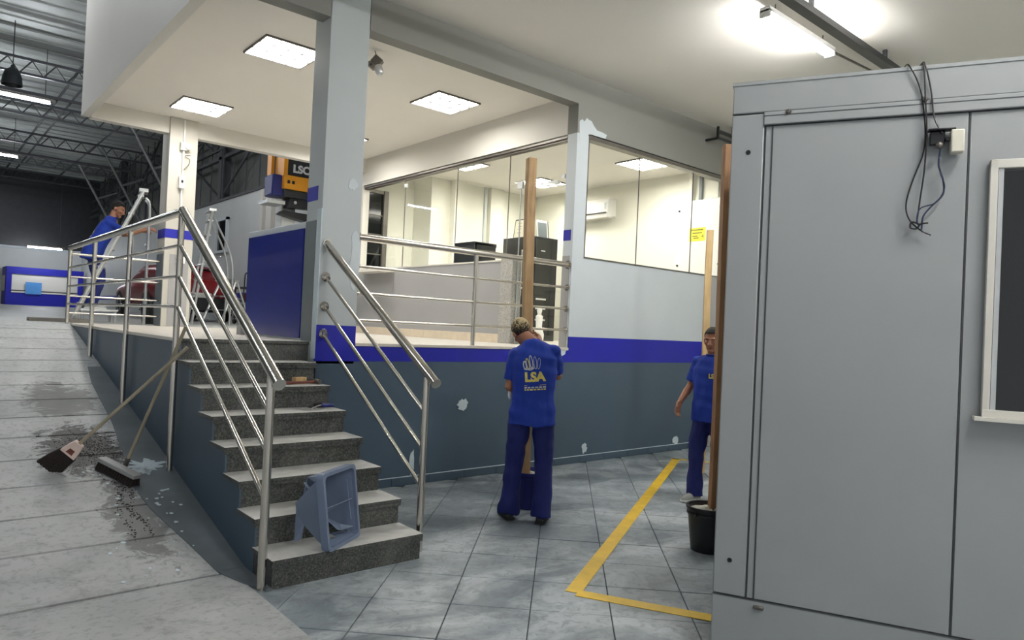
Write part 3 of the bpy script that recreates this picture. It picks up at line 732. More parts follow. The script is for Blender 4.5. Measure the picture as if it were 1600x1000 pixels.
MB().lathe([(.01, -.02), (.03, -.02), (.03, .02), (.01, .02)], n=16, T=Matrix.Translation((5.45, 12.755, 3.77)) @ Matrix.Rotation(R(90), 4, 'X')).build('pivot_bolt', ALU, lf)
MB().box((5.02, 12.8, 3.86), (5.29, 13.2, 4.26)).build('drive_cover', NAVY, lf, bevel=.03, label='navy blue drive cover')
MB().box((4.96, 12.85, 3.72), (5.3, 13.3, 3.78)).build('bracket', ALU, lf)

# ---- handrails
def flange(mb, c, axis, r=.045):
    a = Vector(axis); c = Vector(c); mb.cyl(c, c+a*.012, r, 16)
rl = thing('handrail', 'stainless steel railing along the ramp side of the platform', 'railing', (1.64, 8.6, HP))
XR_ = 1.64
posts = [(11.1, hz(11)), (9.45, rz_(9.45)), (7.72, rz_(7.72)), (6.02, rz_(6.02))]
for y_, zb in posts: MB().cyl((XR_, y_, zb), (XR_, y_, 2.40), .024, 14).build('post', STEEL, rl)
MB().tube([(XR_, 11.12, 2.41), (XR_, 6.0, 2.41)], .034, 16).build('top_rail', STEEL, rl)
for z_ in (2.14, 1.89, 1.65): MB().cyl((XR_, 11.1, z_), (XR_, 6.02, z_), .0145, 10).build('rail_bar', STEEL, rl)
# return rails along the hall edge
for z_, x1_ in ((2.33, 2.78), (2.02, 2.78), (1.76, 2.78), (1.53, 2.78)):
    MB().cyl((XR_, 11.1, z_), (x1_, 11.16, z_), .018 if z_ > 2.2 else .013, 10).build('return_bar', STEEL, rl)
rs_ = thing('handrail', 'stainless steel stair railing beside the ramp', 'railing', (1.64, 4.1, 0))
MB().cyl((XR_, 4.05, 0), (XR_, 4.05, 1.27), .026, 14).build('post', STEEL, rs_)
MB().cyl((XR_, 6.0, 2.42), (XR_, 3.93, 1.215), .036, 16).build('top_rail', STEEL, rs_)
MB().cyl((XR_, 3.935, 1.2175), (XR_, 3.926, 1.2125), .0385, 16).build('end_cap', STEEL, rs_)
for za, zb in ((2.14, 1.05), (1.89, .81), (1.65, .53)): MB().cyl((XR_, 6.02, za), (XR_, 4.06, zb), .0165, 10).build('rail_bar', STEEL, rs_)
rr_ = thing('handrail', 'stainless steel stair railing fixed to the tall grey column', 'railing', (2.82, 4.15, 0))
XQ = 2.80
MB().cyl((XQ, 4.15, 0), (XQ, 4.15, 1.22), .025, 14).build('post', STEEL, rr_)
MB().cyl((2.85, YW, 2.285), (XQ, 4.03, 1.19), .034, 16).build('top_rail', STEEL, rr_)
MB().cyl((XQ, 4.035, 1.193), (XQ-.001, 4.025, 1.187), .037, 16).build('end_cap', STEEL, rr_)
for za, zb in ((1.985, .98), (1.72, .72), (1.47, .46)): MB().cyl((2.855, YW, za), (XQ, 4.16, zb), .0155, 10).build('rail_bar', STEEL, rr_)
for za in (2.285, 1.985, 1.72, 1.47):
    m = MB(); flange(m, (2.853, YW-.014, za), (0, 1, 0), .042); m.cyl((2.853, YW-.05, za-.02), (2.853, YW-.012, za), .026, 12); m.build('wall_flange', STEEL, rr_)
rb_ = thing('handrail', 'stainless steel railing along the lobby front edge', 'railing', (4.6, YW+.05, HP))
YR = YW+.05
MB().cyl((4.6, YR, HP), (4.6, YR, 2.38), .024, 14).build('post', STEEL, rb_)
MB().cyl((3.18, YR, 2.39), (6.0, YR, 2.39), .034, 16).build('top_rail', STEEL, rb_)
for z_ in (2.115, 1.86, 1.605): MB().cyl((3.18, YR, z_), (6.0, YR, z_), .0145, 10).build('rail_bar', STEEL, rb_)
for z_ in (2.39, 2.115, 1.86, 1.605):
    for x_, s_ in ((3.182, 1), (5.985, 1)):
        m = MB(); flange(m, (x_, YR, z_), (1, 0, 0), .05 if z_ > 2.2 else .038); m.build('wall_flange', STEEL, rb_)

# ---- staircase
st = thing('staircase', 'dark granite staircase of seven steps up to the lobby', 'stairs', (2.2, 5.0, 0))
prof = [(YF+TR, 0)]
for k in range(2, 9):
    prof += [(YF+(k-1)*TR+.012, (k-1)*RS-.02 if k > 2 else 0), (YF+(k-1)*TR+.012, k*RS-.03)]
prof = [(YF+TR+.012, 0)] + [p for k in range(2, 8) for p in ((YF+(k-1)*TR+.012, k*RS-.028), (YF+k*TR+.012, k*RS-.028))] + [(YF+7*TR+.012, HP-.03), (6.1, HP-.03), (6.1, 0)]
MB().prism(prof, (XL-.003, 0, 0), (0, 1, 0), (0, 0, 1), (.013, 0, 0)).build('stringer', DARKWALL, st, smooth=False, label='slate grey painted stair side')
for k in range(1, 8):
    y0 = YF+(k-1)*TR; z1 = k*RS
    sp_ = MB().box((XL+.01 if k > 1 else XL-.0, y0+.018, (k-1)*RS), (XR-.012, y0+TR+.03, z1-.028)).build('riser', GRAN, st, smooth=False)
    MB().box((XL-.014, y0, z1-.028), (XR, y0+TR+.02, z1)).build('tread', GRANT, st, bevel=.003)
    MB().box((XL-.012, y0+.002, z1-.05), (XR-.003, y0+.017, z1-.028)).build('nosing', GRAN, st, smooth=False)
MB().box((XL+.005, YF+7*TR+.018, 7*RS), (2.79, YF+7*TR+.06, HP-.03)).build('riser', GRAN, st, smooth=False)
MB().box((XL-.013, YF+7*TR, HP-.03), (2.795, 6.2, HP)).build('landing_tread', GRANT, st, bevel=.003)

# ---- louvre lamps
def louvre(x, y, z, label, mat=LAMPW, nx=4, ny=3, s_=.31):
    t = thing('ceiling_lamp', label, 'lamp', (x, y, z-.03), group='recessed louvre lamps')
    m = MB()
    for a, b in (((-s_-.015, -s_-.015), (s_+.015, -s_)), ((-s_-.015, s_), (s_+.015, s_+.015)), ((-s_-.015, -s_), (-s_, s_)), ((s_, -s_), (s_+.015, s_))):
        m.box((x+a[0], y+a[1], z-.022), (x+b[0], y+b[1], z))
    m.build('frame', ALUD, t, smooth=False)
    MB().box((x-s_, y-s_, z-.0035), (x+s_, y+s_, z-.001)).build('diffuser', mat, t, smooth=False)
    for k in range(1, ny):
        yy = y-s_+2*s_*k/ny; MB().box((x-s_, yy-.006, z-.022), (x+s_, yy+.006, z-.0035)).build('louvre_blade', DARKG, t, smooth=False)
    for k in range(1, nx):
        xx = x-s_+2*s_*k/nx; MB().box((xx-.004, y-s_, z-.02), (xx+.003, y+s_, z-.0035)).build('louvre_fin', DARKG, t, smooth=False)
    return t
louvre(2.95, 10.18, 4.45, 'square lit louvre lamp nearest the cream pillar')
louvre(2.95, 7.37, 4.45, 'square lit louvre lamp cut off by the tall grey column')
louvre(5.11, 7.45, 4.45, 'square lit louvre lamp in the lobby ceiling right of the column')
louvre(5.03, 10.18, 4.45, 'square lit louvre lamp hidden behind the tall grey column')
louvre(8.65, 7.05, 4.27, 'square lit louvre lamp seen through the long front window', LAMPR)
louvre(8.65, 9.4, 4.27, 'square lit louvre lamp above the black cabinet', LAMPR)
louvre(6.85, 9.4, 4.27, 'square lit louvre lamp just behind the lobby side glazing', LAMPR)

# ---- ground floor tubes and cable tray
def ground_tube(x0, x1, y, label):
    z = 4.52; t = thing('tube_lamp', label, 'lamp', ((x0+x1)/2, y, z), group='ground floor tube lamps')
    MB().box((x0-.03, y-.05, z+.022), (x1+.03, y+.05, z+.07)).build('housing', WHITEP, t, bevel=.004)
    for dy in (-.03, .03): MB().cyl((x0, y+dy, z), (x1, y+dy, z), .015, 10).build('tube', TUBEL, t)
    for xx in (x0-.015, x1+.015): MB().box((xx-.015, y-.05, z-.02), (xx+.015, y+.05, z+.04)).build('end_cap', WHITEP, t)
    for xx in (x0+.15, x1-.15): MB().cyl((xx, y, z+.07), (xx, y, 4.67), .006, 6).build('hanger', ALUD, t)
ground_tube(5.75, 6.98, 3.37, 'bright tube lamp on the ceiling above the container')
ground_tube(5.8, 7.03, -3.0, 'added fill tube lamp far behind the viewer on the right')  # this pair is unseen, added behind the camera to even out the light
ground_tube(2.3, 3.53, -3.0, 'added fill tube lamp far behind the viewer on the left')
ground_tube(2.2, 3.43, -.2, 'added fill tube lamp near the viewer, by the stairs side')  # this and the next are unseen, added as fill for container, stairs and ramp
ground_tube(5.6, 6.83, -.6, 'added fill tube lamp behind the container')
t = thing('cable_tray', 'dark cable tray under the ceiling beside the tube lamp', 'cable tray', (6.2, 3.08, 4.5))
MB().box((2.6, 3.03, 4.50), (8.2, 3.13, 4.515)).box((2.6, 3.03, 4.515), (8.2, 3.036, 4.56)).box((2.6, 3.124, 4.515), (8.2, 3.13, 4.56)).build('tray', DARKG, t, smooth=False)
for x_ in (3.2, 4.6, 6.0, 7.6): MB().box((x_-.015, 3.06, 4.55), (x_+.015, 3.1, 4.67)).build('hanger', DARKG, t)
MB().cyl((6.99, 3.36, 4.56), (8.1, 3.27, 4.56), .012, 8).build('conduit', ALUD, t)
t = thing('cable_tray', 'short dark cable tray bracketed to the beam by the container', 'cable tray', (9.0, 5.7, 4.42))
MB().box((8.64, 5.72, 4.52), (9.55, 5.76, 4.55)).build('bar', DARKG, t); MB().box((8.62, 5.72, 4.42), (8.65, 5.93, 4.45)).box((8.62, 5.72, 4.45), (8.65, 5.75, 4.60)).build('end_bracket', BLACK, t); MB().box((8.64, 5.72, 4.43), (9.55, 5.75, 4.455)).build('bar', DARKG, t)
MB().box((9.0, 5.72, 4.43), (9.03, 5.75, 4.67)).build('hanger', BLACK, t)

# ---- hanging emergency lamp
t = thing('emergency_lamp', 'grey twin-head emergency lamp dangling by its cable', 'lamp', (3.64, 6.6, 4.3))
E_ = Matrix.Translation((3.64, 6.6, 4.34)) @ Matrix.Rotation(R(-40), 4, 'Z') @ Matrix.Rotation(R(38), 4, 'Y')
MB(E_).box((-.05, -.04, -.045), (.05, .04, .045)).build('body', ALUD, t, bevel=.006)
MB(E_).box((-.055, -.045, -.10), (.03, .03, -.05)).build('battery_box', ALUD, t, bevel=.006)
MB(E_).ball((-.015, -.046, -.075), .013, 10, 8).build('lens', BLACK, t)
MB(E_).lathe([(.01, -.03), (.045, -.03), (.045, .03), (.036, .06), (.015, .078), (.004, .08)], n=18, T=Matrix.Translation((.06, .0, -.05)) @ Matrix.Rotation(R(120), 4, 'Y')).build('lamp_head', ALU, t)
MB().tube(bez([(3.63, 6.6, 4.38), (3.62, 6.605, 4.42), (3.615, 6.61, 4.45)], 5), .005, 6).build('cable', ALUD, t)
# conduit, bell and socket on the cream pillar
t = thing('pillar_socket_set', 'white conduit with socket boxes on the cream pillar', 'conduit', (2.99, 11.03, 2.0))
MB().cyl((2.98, 11.03, 2.4), (2.98, 11.03, 4.43), .014, 8).build('conduit', WHITEP, t)
MB().box((2.93, 10.99, 3.98), (3.03, 11.05, 4.10)).build('junction_box', WHITEP, t, bevel=.01)
MB().lathe([(.01, 0), (.045, 0), (.045, .03), (.02, .05), (.005, .052)], n=18, T=Matrix.Translation((3.03, 10.995, 4.04)) @ Matrix.Rotation(R(90), 4, 'X')).build('bell', CREAMP, t)
MB().box((2.93, 10.985, 3.42), (3.01, 11.05, 3.60)).build('socket_box', WHITEP, t, bevel=.008); MB().box((2.955, 10.98, 3.5), (2.985, 10.986, 3.54)).build('socket_hole', BLACK, t)
MB().tube(bez([(2.99, 11.02, 3.7), (3.05, 11.0, 3.78), (3.06, 11.0, 3.86), (3.0, 11.02, 3.9), (3.07, 11.0, 3.92)], 5), .006, 6).build('loose_wire', ALUD, t)
MB().box((2.95, 10.99, 2.32), (3.07, 11.05, 2.42)).build('outlet', WHITEP, t, bevel=.008)

# ---- inside the glazed room
ac = thing('air_conditioner', 'white split air conditioner on the room side wall', 'air conditioner', (XE-.12, 8.95, 3.64))
MB().prism([(0, 0), (.02, .03), (.2, .0), (.23, .09), (.23, .27), (.19, .34), (0, .34)], (XE, 8.42, 3.66), (-1, 0, 0), (0, 0, 1), (0, .98, 0)).build('casing', WHITEP, ac, smooth=False, bevel=.01)
MB().box((XE-.235, 8.46, 3.73), (XE-.215, 9.36, 3.75)).build('air_slot', BLACK, ac); MB().box((XE-.236, 8.46, 3.8), (XE-.226, 8.5, 3.92)).build('display', PALEGREY, ac)
MB().box((XE-.22, 8.45, 3.655), (XE-.06, 9.37, 3.67)).build('flap', WHITE, ac)
ep = thing('wall_panel', 'white bolted panel with a yellow sticker beyond the front window', 'panel', (XE-.1, 6.55, 2.5))
MB().box((XE-.1, 6.08, HP), (XE, 7.04, 3.78)).build('board', WHITEP, ep, bevel=.006)
for y_, z_ in ((6.97, 3.63), (6.97, 2.74), (6.2, 3.63), (6.2, 2.74)): MB().cyl((XE-.1, y_, z_), (XE-.115, y_, z_), .017, 10).build('bolt', DARKG, ep)
sk = MB().box((XE-.104, 6.46, 3.12), (XE-.1, 6.76, 3.335)).build('sticker', STICK, ep, smooth=False)
for z_, a, b in ((3.30, 6.5, 6.72), (3.25, 6.52, 6.70), (3.2, 6.6, 6.7), (3.17, 6.58, 6.68)): MB().box((XE-.1055, a, z_-.008), (XE-.104, b, z_+.008)).build('print_line', INK, sk, smooth=False)
me = text_mesh('4', .09, .001); me.materials.append(INK)
inst(me, 'lettering', sk, Matrix.Translation((XE-.105, 6.51, 3.19)) @ Matrix.Rotation(R(-90), 4, 'Z') @ Matrix.Rotation(R(90), 4, 'X'))
rk = thing('server_cabinet', 'tall black cabinet standing inside the glazed room', 'cabinet', (8.6, 9.57, HP))
MB().box((8.3, 9.15, HP), (8.88, 10.0, 3.24)).build('carcass', DARKG, rk, bevel=.008)
MB().box((8.33, 9.135, HP+.1), (8.72, 9.15, 3.2)).build('door', DGLASS, rk, bevel=.004); MB().box((8.73, 9.14, HP+.1), (8.86, 9.15, 3.2)).build('side_panel', BLACK, rk)
MB().box((8.46, 9.13, 2.98), (8.56, 9.136, 3.0)).build('badge', ALU, rk)
for z_ in (1.6, 1.75, 1.95, 2.12): MB().box((8.38, 9.125, z_), (8.62, 9.136, z_+.03)).build('device', ALU, rk)
MB().box((8.295, 9.25, HP+.2), (8.3, 9.9, 3.1)).build('side_door', BLACK, rk)
for k, (y_, w2, h2, lb) in enumerate(((9.72, .3, .36, 'framed certificate leaning on the black cabinet, left one'), (9.45, .2, .33, 'white framed sheet on the black cabinet, middle one'))):
    fr_ = thing('picture_frame', lb, 'picture frame', (8.45, y_, 3.245))
    T = Matrix.Translation((8.42, y_, 3.245)) @ Matrix.Rotation(R(8), 4, 'Y')
    MB(T).box((0, -w2/2, 0), (.02, w2/2, h2)).build('frame', DARKG if k == 0 else WHITEP, fr_); MB(T).box((-.003, -w2/2+.02, .02), (0, w2/2-.02, h2-.02)).build('sheet', PAPER, fr_)
    if k == 0:
        for z_ in (.1, .17, .22, .28): MB(T).box((-.004, -.05, z_), (-.003, .05, z_+.008)).build('print_line', INK, fr_)
fr_ = thing('picture_frame', 'dark framed picture on the black cabinet, right one', 'picture frame', (8.68, 9.4, 3.245))
T = Matrix.Translation((8.58, 9.35, 3.245)) @ Matrix.Rotation(R(-8), 4, 'X')
MB(T).box((-.02, 0, 0), (.26, .02, .34)).build('frame', WHITEP, fr_); MB(T).box((.0, -.004, .03), (.22, 0, .30)).build('picture', PILGREY, fr_); MB(T).box((.245, -.005, 0), (.262, .022, .342)).build('edge', DARKG, fr_)
t = thing('low_cabinet', 'black box cabinet behind the low lobby wall', 'cabinet', (7.07, 9.22, HP))
MB().box((6.84, 8.95, HP), (7.28, 9.5, 2.95)).build('carcass', DARKG, t, bevel=.006); MB().box((6.87, 8.94, 2.0), (7.25, 8.95, 2.92)).build('door', DGLASS, t); MB().box((6.835, 8.95, 2.9), (7.29, 9.5, 2.96)).build('top', BLACK, t)
t = thing('potted_vase', 'white ornament standing behind the glass door', 'ornament', (7.9, 8.5, HP))
MB().lathe([(.01, 0), (.08, 0), (.09, .12), (.05, .25), (.06, .42), (.03, .45), (.045, .52), (.02, .58), (.002, .58)], (7.9, 8.5, HP), 18).build('body', WHITEP, t)

# ---- container
HC = 2.9
dvec = Vector(( math.sin(R(25.5)), -math.cos(R(25.5)), 0)); nvec = Vector((math.cos(R(25.5)), math.sin(R(25.5)), 0))
ct = thing('site_container', 'pale grey steel site container on the right', 'container', (3.18, 2.03, 0), R(25.5))
# local frame: x = into the container (nvec), y = away from the viewer (-dvec)
CM = WM[ct]
def CB(name, mat, s0, s1, z0_, z1_, d0, d1_, parent=ct, **kw):   # s along the face to the right, d = depth (negative = proud)
    return MB(CM).box((d0, -s1, z0_), (d1_, -s0, z1_)).build(name, mat, parent, **kw)
CL, CW = 4.2, 2.3
CB('core', CONT, .02, CL-.02, .05, HC-.03, .03, CW, smooth=False)
CB('corner_post', CONT, 0, .158, .30, HC-.155, 0, .16, bevel=.006)
CB('corner_post', CONT, CL-.16, CL, .0, HC-.16, 0, .16, bevel=.006)
CB('base_rail', CONT, 0, CL, 0.0, .293, .0, .1, bevel=.006)
CB('top_rail', CONT, 0, CL, HC-.15, HC, 0, .12, bevel=.006)
CB('roof', CONT, -.005, CL, HC-.005, HC+.012, -.004, CW)
CB('trim_strip', CONT, .155, CL, HC-.215, HC-.150, -.006, .03, bevel=.004)
CB('wall_panel', CONT, .166, .196, .30, HC-.22, .008, .03, bevel=.002)
CB('wall_panel', CONT, .200, 1.040, .30, HC-.22, .006, .03, bevel=.003)
CB('wall_panel', CONT, 1.048, 2.18, .30, HC-.22, .006, .03, bevel=.003)
CB('wall_panel', CONT, 2.188, 3.3, .30, HC-.22, .006, .03, bevel=.003)
for s_ in (.161, .198, 1.044, 2.184): CB('joint', CONTD, s_-.0017, s_+.0017, .295, HC-.21, .004, .012, smooth=False)
CB('joint', CONTD, 0, CL, .2925, .2965, -.001, .01, smooth=False); CB('joint', CONTD, 0, .155, HC-.152, HC-.149, -.001, .01, smooth=False)
CB('joint', CONTD, .155, CL, HC-.172, HC-.168, -.0075, .01, smooth=False); CB('joint', CONTD, .155, CL, HC-.218, HC-.214, -.0072, .01, smooth=False)
for s_, z_, r_ in ((.085, 2.55, .012), (.078, .475, .012)):
    MB(CM).cyl((.002, -s_, z_), (-.002, -s_, z_), r_, 14).build('bolt_hole', BLACK, ct)
for s_, z_ in ((.27, HC-.158), (.86, HC-.15), (1.7, HC-.15)): MB(CM).lathe([(.001, 0), (.014, 0), (.014, .004), (.008, .012), (.002, .013)], n=10, T=Matrix.Translation((-.006, -s_, z_)) @ Matrix.Rotation(R(-90), 4, 'Y')).build('screw', ALUD, ct)
MB(CM).box((-.015, -.25, .255), (0, -.20, .275)).build('lifting_lug', ALUD, ct, bevel=.006)
# window
wn = MB(CM).box((-.03, -1.62, 1.30), (.0, -1.60, 2.45)).box((-.03, -1.155, 1.30), (.0, -1.125, 2.45)).box((-.03, -1.62, 2.41), (.0, -1.125, 2.45)).box((-.035, -1.62, 1.30), (.0, -1.125, 1.335)).build('window_frame', WHITE, ct, bevel=.003)
MB(CM).box((-.012, -1.60, 1.335), (.004, -1.175, 2.40)).build('glass_pane', DGLASS, wn, smooth=False)
MB(CM).box((-.02, -1.178, 1.335), (.002, -1.158, 2.42)).build('inner_bead', ALU, wn); MB(CM).box((-.06, -1.64, 1.285), (.0, -1.095, 1.302)).build('sill', WHITE, wn)
MB(CM).box((-.034, -1.26, 1.312), (-.03, -1.20, 1.322)).build('latch', BLACK, wn)
for k in range(9): MB(CM).box((.0, -1.6, 1.4+k*.11), (.004, -1.18, 1.405+k*.11)).build('blind_slat', BLACK, wn, smooth=False)
# junction box and cables on the container
jb = thing('junction_box', 'cream junction box on a black bracket on the container', 'junction box', CM @ Vector((-.03, -.97, 2.48)), R(25.5))
MB(CM).box((-.06, -1.018, 2.485), (-.006, -.965, 2.59)).build('box', CREAMP, jb, bevel=.006)
MB(CM).box((-.05, -.985, 2.592), (-.004, -.875, 2.602)).box((-.03, -.945, 2.53), (-.004, -.885, 2.592)).box((-.045, -.962, 2.54), (-.02, -.945, 2.56)).build('bracket', BLACK, jb, bevel=.004)
MB(CM).ball((-.055, -.92, 2.52), .016, 10, 8).build('gland', ALUD, jb)
def cpts(L): return [CM @ Vector((d, -s_, z_)) for s_, z_, d in L]
def cab(name, label, L, r, mat):
    tag(MB().tube(bez(cpts(L), 8), r, 7).build(name, mat), label, 'cable')
cab('loose_cable', 'long black cable looping low down the container face', [(.775, 2.93, .06), (.79, 2.915, -.012), (.84, 2.80, -.012), (.865, 2.62, -.014), (.862, 2.5, -.014), (.82, 2.36, -.016), (.80, 2.26, -.016), (.815, 2.19, -.02), (.86, 2.14, -.022), (.905, 2.115, -.022)], .0036, CABLE)
cab('loose_cable', 'straight black cable hanging down the container face', [(.84, 2.93, .06), (.85, 2.915, -.01), (.86, 2.76, -.02), (.872, 2.6, -.02), (.868, 2.42, -.02), (.855, 2.28, -.022), (.845, 2.17, -.024)], .0036, CABLE)
cab('loose_cable', 'black cable running from the roof into the bracket', [(.845, 2.93, .06), (.855, 2.917, -.012), (.885, 2.78, -.012), (.90, 2.66, -.02), (.93, 2.58, -.04)], .0036, CABLE)
cab('loose_cable', 'dark blue wires drooping from the junction box', [(.925, 2.51, -.055), (.922, 2.44, -.04), (.93, 2.41, -.03), (.945, 2.36, -.025), (.945, 2.30, -.025), (.90, 2.245, -.025), (.87, 2.20, -.03), (.865, 2.14, -.03)], .004, CABLEB)
cab('loose_cable', 'thin blue wire curling beside the black cables', [(.93, 2.40, -.035), (.95, 2.33, -.03), (.92, 2.265, -.03), (.86, 2.24, -.03), (.845, 2.2, -.03), (.85, 2.16, -.03)], .003, CABLEB)
cab('loose_cable', 'small black knot loop at the cable ends', [(.855, 2.165, -.03), (.825, 2.175, -.03), (.82, 2.15, -.03), (.845, 2.145, -.03), (.86, 2.165, -.034), (.89, 2.17, -.034)], .004, CABLE)

# ---- yellow tape
def strip(name, label, p0, p1, w_, dz=0):
    a, b = Vector((*p0, 0)), Vector((*p1, 0)); d = (b-a).normalized(); n_ = Vector((-d.y, d.x, 0))*w_/2
    m = MB(); q = [a-n_, b-n_, b+n_, a+n_]
    m.add([p+Vector((0, 0, z_)) for z_ in (.0013, .003+dz) for p in q], [(0, 3, 2, 1), (4, 5, 6, 7), (0, 1, 5, 4), (1, 2, 6, 5), (2, 3, 7, 6), (3, 0, 4, 7)])
    tag(m.build(name, YELLOW, smooth=False), label, 'tape')
strip('floor_tape', 'long yellow floor tape running across the tiles', (3.16, 2.985), (7.66, 5.5), .10)
strip('floor_tape', 'short yellow floor tape at the picture bottom', (3.172, 2.962), (3.95, 1.5), .10, .0007)
strip('floor_tape', 'far yellow floor tape near the walking worker', (7.60, 5.545), (8.2, 4.45), .06)

# ---- wooden posts and buckets
def post(name, label, x, y, z0_, z1_, w_, rz, mat, lean=(0, 0)):
    t = MB(Matrix.Translation((x, y, z0_)) @ Matrix.Rotation(rz, 4, 'Z'))
    n = 10; rings = []
    for k in range(n+1):
        f = k/n; ox = .008*math.sin(f*5+x)+lean[0]*f; oy = .006*math.sin(f*4+y)+lean[1]*f
        rings.append([Vector((ox+sx*w_/2, oy+sy*w_/2, f*(z1_-z0_))) for sx, sy in ((-1, -1), (1, -1), (1, 1), (-1, 1))])
    t.rings(rings); return tag(t.build(name, mat, smooth=False, bevel=.003), label, 'post')
B1 = (4.30, 4.66)
bucket('bucket', 'navy bucket of concrete between the legs of the centre worker', (*B1, .001), .115, .155, .33, NAVY, .88)
post('timber_post', 'tall pine post held upright by the centre worker', B1[0]-.045, B1[1]+.03, .26, 3.13, .078, R(72), WOODP, (.0, .06))
B2 = (4.64, 3.02)
bucket('bucket', 'black bucket of concrete beside the container edge', (*B2, .001), .125, .158, .33, BLACK, .90)
post('timber_post', 'tall brown post standing in the black bucket by the container', B2[0]+.035, B2[1]-.02, .26, 3.06, .08, R(52), WOODD)
post('timber_post', 'pale timber post behind the walking worker', 7.14, 4.785, .003, 2.86, .075, R(-50), WOODL)

# ---- plastic crate, broken, lying on the lower steps
crt = thing('plastic_crate', 'broken blue grey plastic crate lying on the lower steps', 'crate', (2.15, 4.15, RS))
bl, br = Vector((2.005, 3.945, RS+.003)), Vector((2.34, 4.165, RS+.003))
ex = (br-bl).normalized(); W_ = (br-bl).length; ez = Vector((-.075, -.02, .49)); Hh = ez.length; ez.normalize()
en = ex.cross(ez).normalized()                       # towards the right front (opening)
if en.x < 0: en = -en
CR = Matrix((( ex.x, ez.x, -en.x, bl.x), (ex.y, ez.y, -en.y, bl.y), (ex.z, ez.z, -en.z, bl.z), (0, 0, 0, 1)))  # x width, y height, z depth to the back
def rrect(x0, y0, x1, y1, z, r=.035, n=5):
    out = []
    for cx, cy, a0 in ((x1-r, y1-r, 0), (x0+r, y1-r, 90), (x0+r, y0+r, 180), (x1-r, y0+r, 270)):
        for k in range(n+1):
            a = R(a0+90*k/n); out.append(Vector((cx+r*math.cos(a), cy+r*math.sin(a), z)))
    return out
m = MB(CR); lip = .022
m.rings([rrect(0, 0, W_, Hh, -.004), rrect(0, 0, W_, Hh, .045), rrect(lip, lip, W_-lip, Hh-lip, .045), rrect(lip, lip, W_-lip, Hh-lip, -.004), rrect(0, 0, W_, Hh, -.004)], cap=False)
m.build('rim', CRATE, crt)
D = .25; tp = .055
def cp(x, y, z): return (x, y, z)
def slab(name, pts, nv, th=.005):
    m = MB(CR); k = len(pts); P = [Vector(p) for p in pts]; nv = Vector(nv)*th
    m.add(P+[p+nv for p in P], [tuple(range(k-1, -1, -1)), tuple(range(k, 2*k))] + [(i, (i+1) % k, (i+1) % k+k, i+k) for i in range(k)])
    m.build(name, CRATE, crt, smooth=False)
i_ = .018
slab('left_side', [(i_, i_, .02), (i_, Hh-i_, .02), (i_+.01, Hh-.10, .12), (i_+tp, Hh-.21, D), (i_+tp, .20, D), (i_+.02, .06, .09)], (1, 0, 0))
slab('left_flap', [(i_+tp, .24, D), (i_+tp-.02, .03, D+.02), (i_+tp-.01, .06, D-.03), (i_+.045, .20, D-.07)], (1, 0, 0))
slab('top_side', [(i_, Hh-i_, .02), (W_-i_, Hh-i_, .02), (W_-i_-tp, Hh-i_-tp, D), (W_*.5, Hh-i_-tp*.9, D-.02), (i_+.05, Hh-.06, .10)], (0, -1, 0))
slab('right_side', [(W_-i_, i_, .02), (W_-i_, Hh-i_, .02), (W_-i_-tp, Hh-i_-tp, D), (W_-i_-tp, .12, D)], (-1, 0, 0))
slab('bottom_side', [(i_, i_, .02), (W_-i_, i_, .02), (W_-i_-.02, .035, .10), (W_*.62, .045, .13), (W_*.6, .032, .08), (W_*.2, .03, .07)], (0, 1, 0))
slab('back_panel', [(W_*.38, .2, D), (W_-i_-tp, .11, D), (W_-i_-tp, Hh-i_-tp, D), (W_*.5, Hh-i_-tp*.9, D-.02), (W_*.45, .34, D)], (0, 0, 1))
slab('broken_shard', [(.02, .275, .004), (W_-.03, .262, .02), (W_-.035, .255, .03), (W_-.13, .232, .07), (.02, .238, .03)], (0, .6, .8), .006)
slab('broken_shard', [(.13, .20, .10), (.21, .13, .03), (W_-.04, .075, .02), (.22, .085, .03), (.19, .095, .04)], (.3, .3, .9))
slab('broken_shard', [(.0+i_, .30, .02), (.15, .40, .22), (.16, .405, .22), (i_+.012, .285, .02)], (0, 0, 1), .012)
slab('broken_shard', [(.05, .05, .06), (.13, .07, .10), (.075, .02, .05)], (0, 0, 1))
slab('broken_shard', [(W_-.07, .13, .02), (W_-.058, .13, .02), (W_-.062, .40, .03), (W_-.07, .40, .03)], (0, 0, 1))

# ---- brooms
def broom(name, label, a, b, r=.013):
    t = thing(name, label, 'broom', a); MB().cyl(a, b, r, 10).build('handle', BROWNW, t); return t
T1, A1t = Vector((.85, 6.17, .385)), Vector((1.60, 5.56, 1.345)); A1 = T1+(A1t-T1).normalized()*.27
b1 = broom('broom', 'long-handled broom with a splayed dark brush on the ramp', A1, A1t)
d = (A1t-A1).normalized(); sd = d.cross(Vector((.35, .55, .2))).normalized(); nn = d.cross(sd)
def flat(name, mat, parent, secs, th, n=2, bev=.0):
    m = MB(); rings = []
    for p, hw in secs: rings.append([p-sd*hw-nn*th, p+sd*hw-nn*th, p+sd*hw+nn*th, p-sd*hw+nn*th])
    m.rings(rings); return m.build(name, mat, parent, smooth=False, bevel=bev)
flat('cap', PINK, b1, [(A1+d*.03, .035), (A1-d*.02, .05), (A1-d*.09, .062)], .022, bev=.006)
flat('label_patch', HAMRED, b1, [(A1-d*.03, .02), (A1-d*.07, .026)], .0235)
for k in range(9):
    q = (k-4)/4; base = A1-d*.085+sd*q*.056; tip = A1-d*.27+sd*q*.10; tip.z = max(tip.z, rz_(tip.y)+.016)
    MB().tube([base, (base+tip)/2+Vector((0, 0, .004)), tip], [.013, .015, .014], 7).build('bristle_tuft', BRIST, b1)
A2, A2t = Vector((1.315, 6.02, .385)), Vector((1.60, 5.62, 1.50))
b2 = broom('broom', 'push broom with a wide block leaning against the railing', A2, A2t)
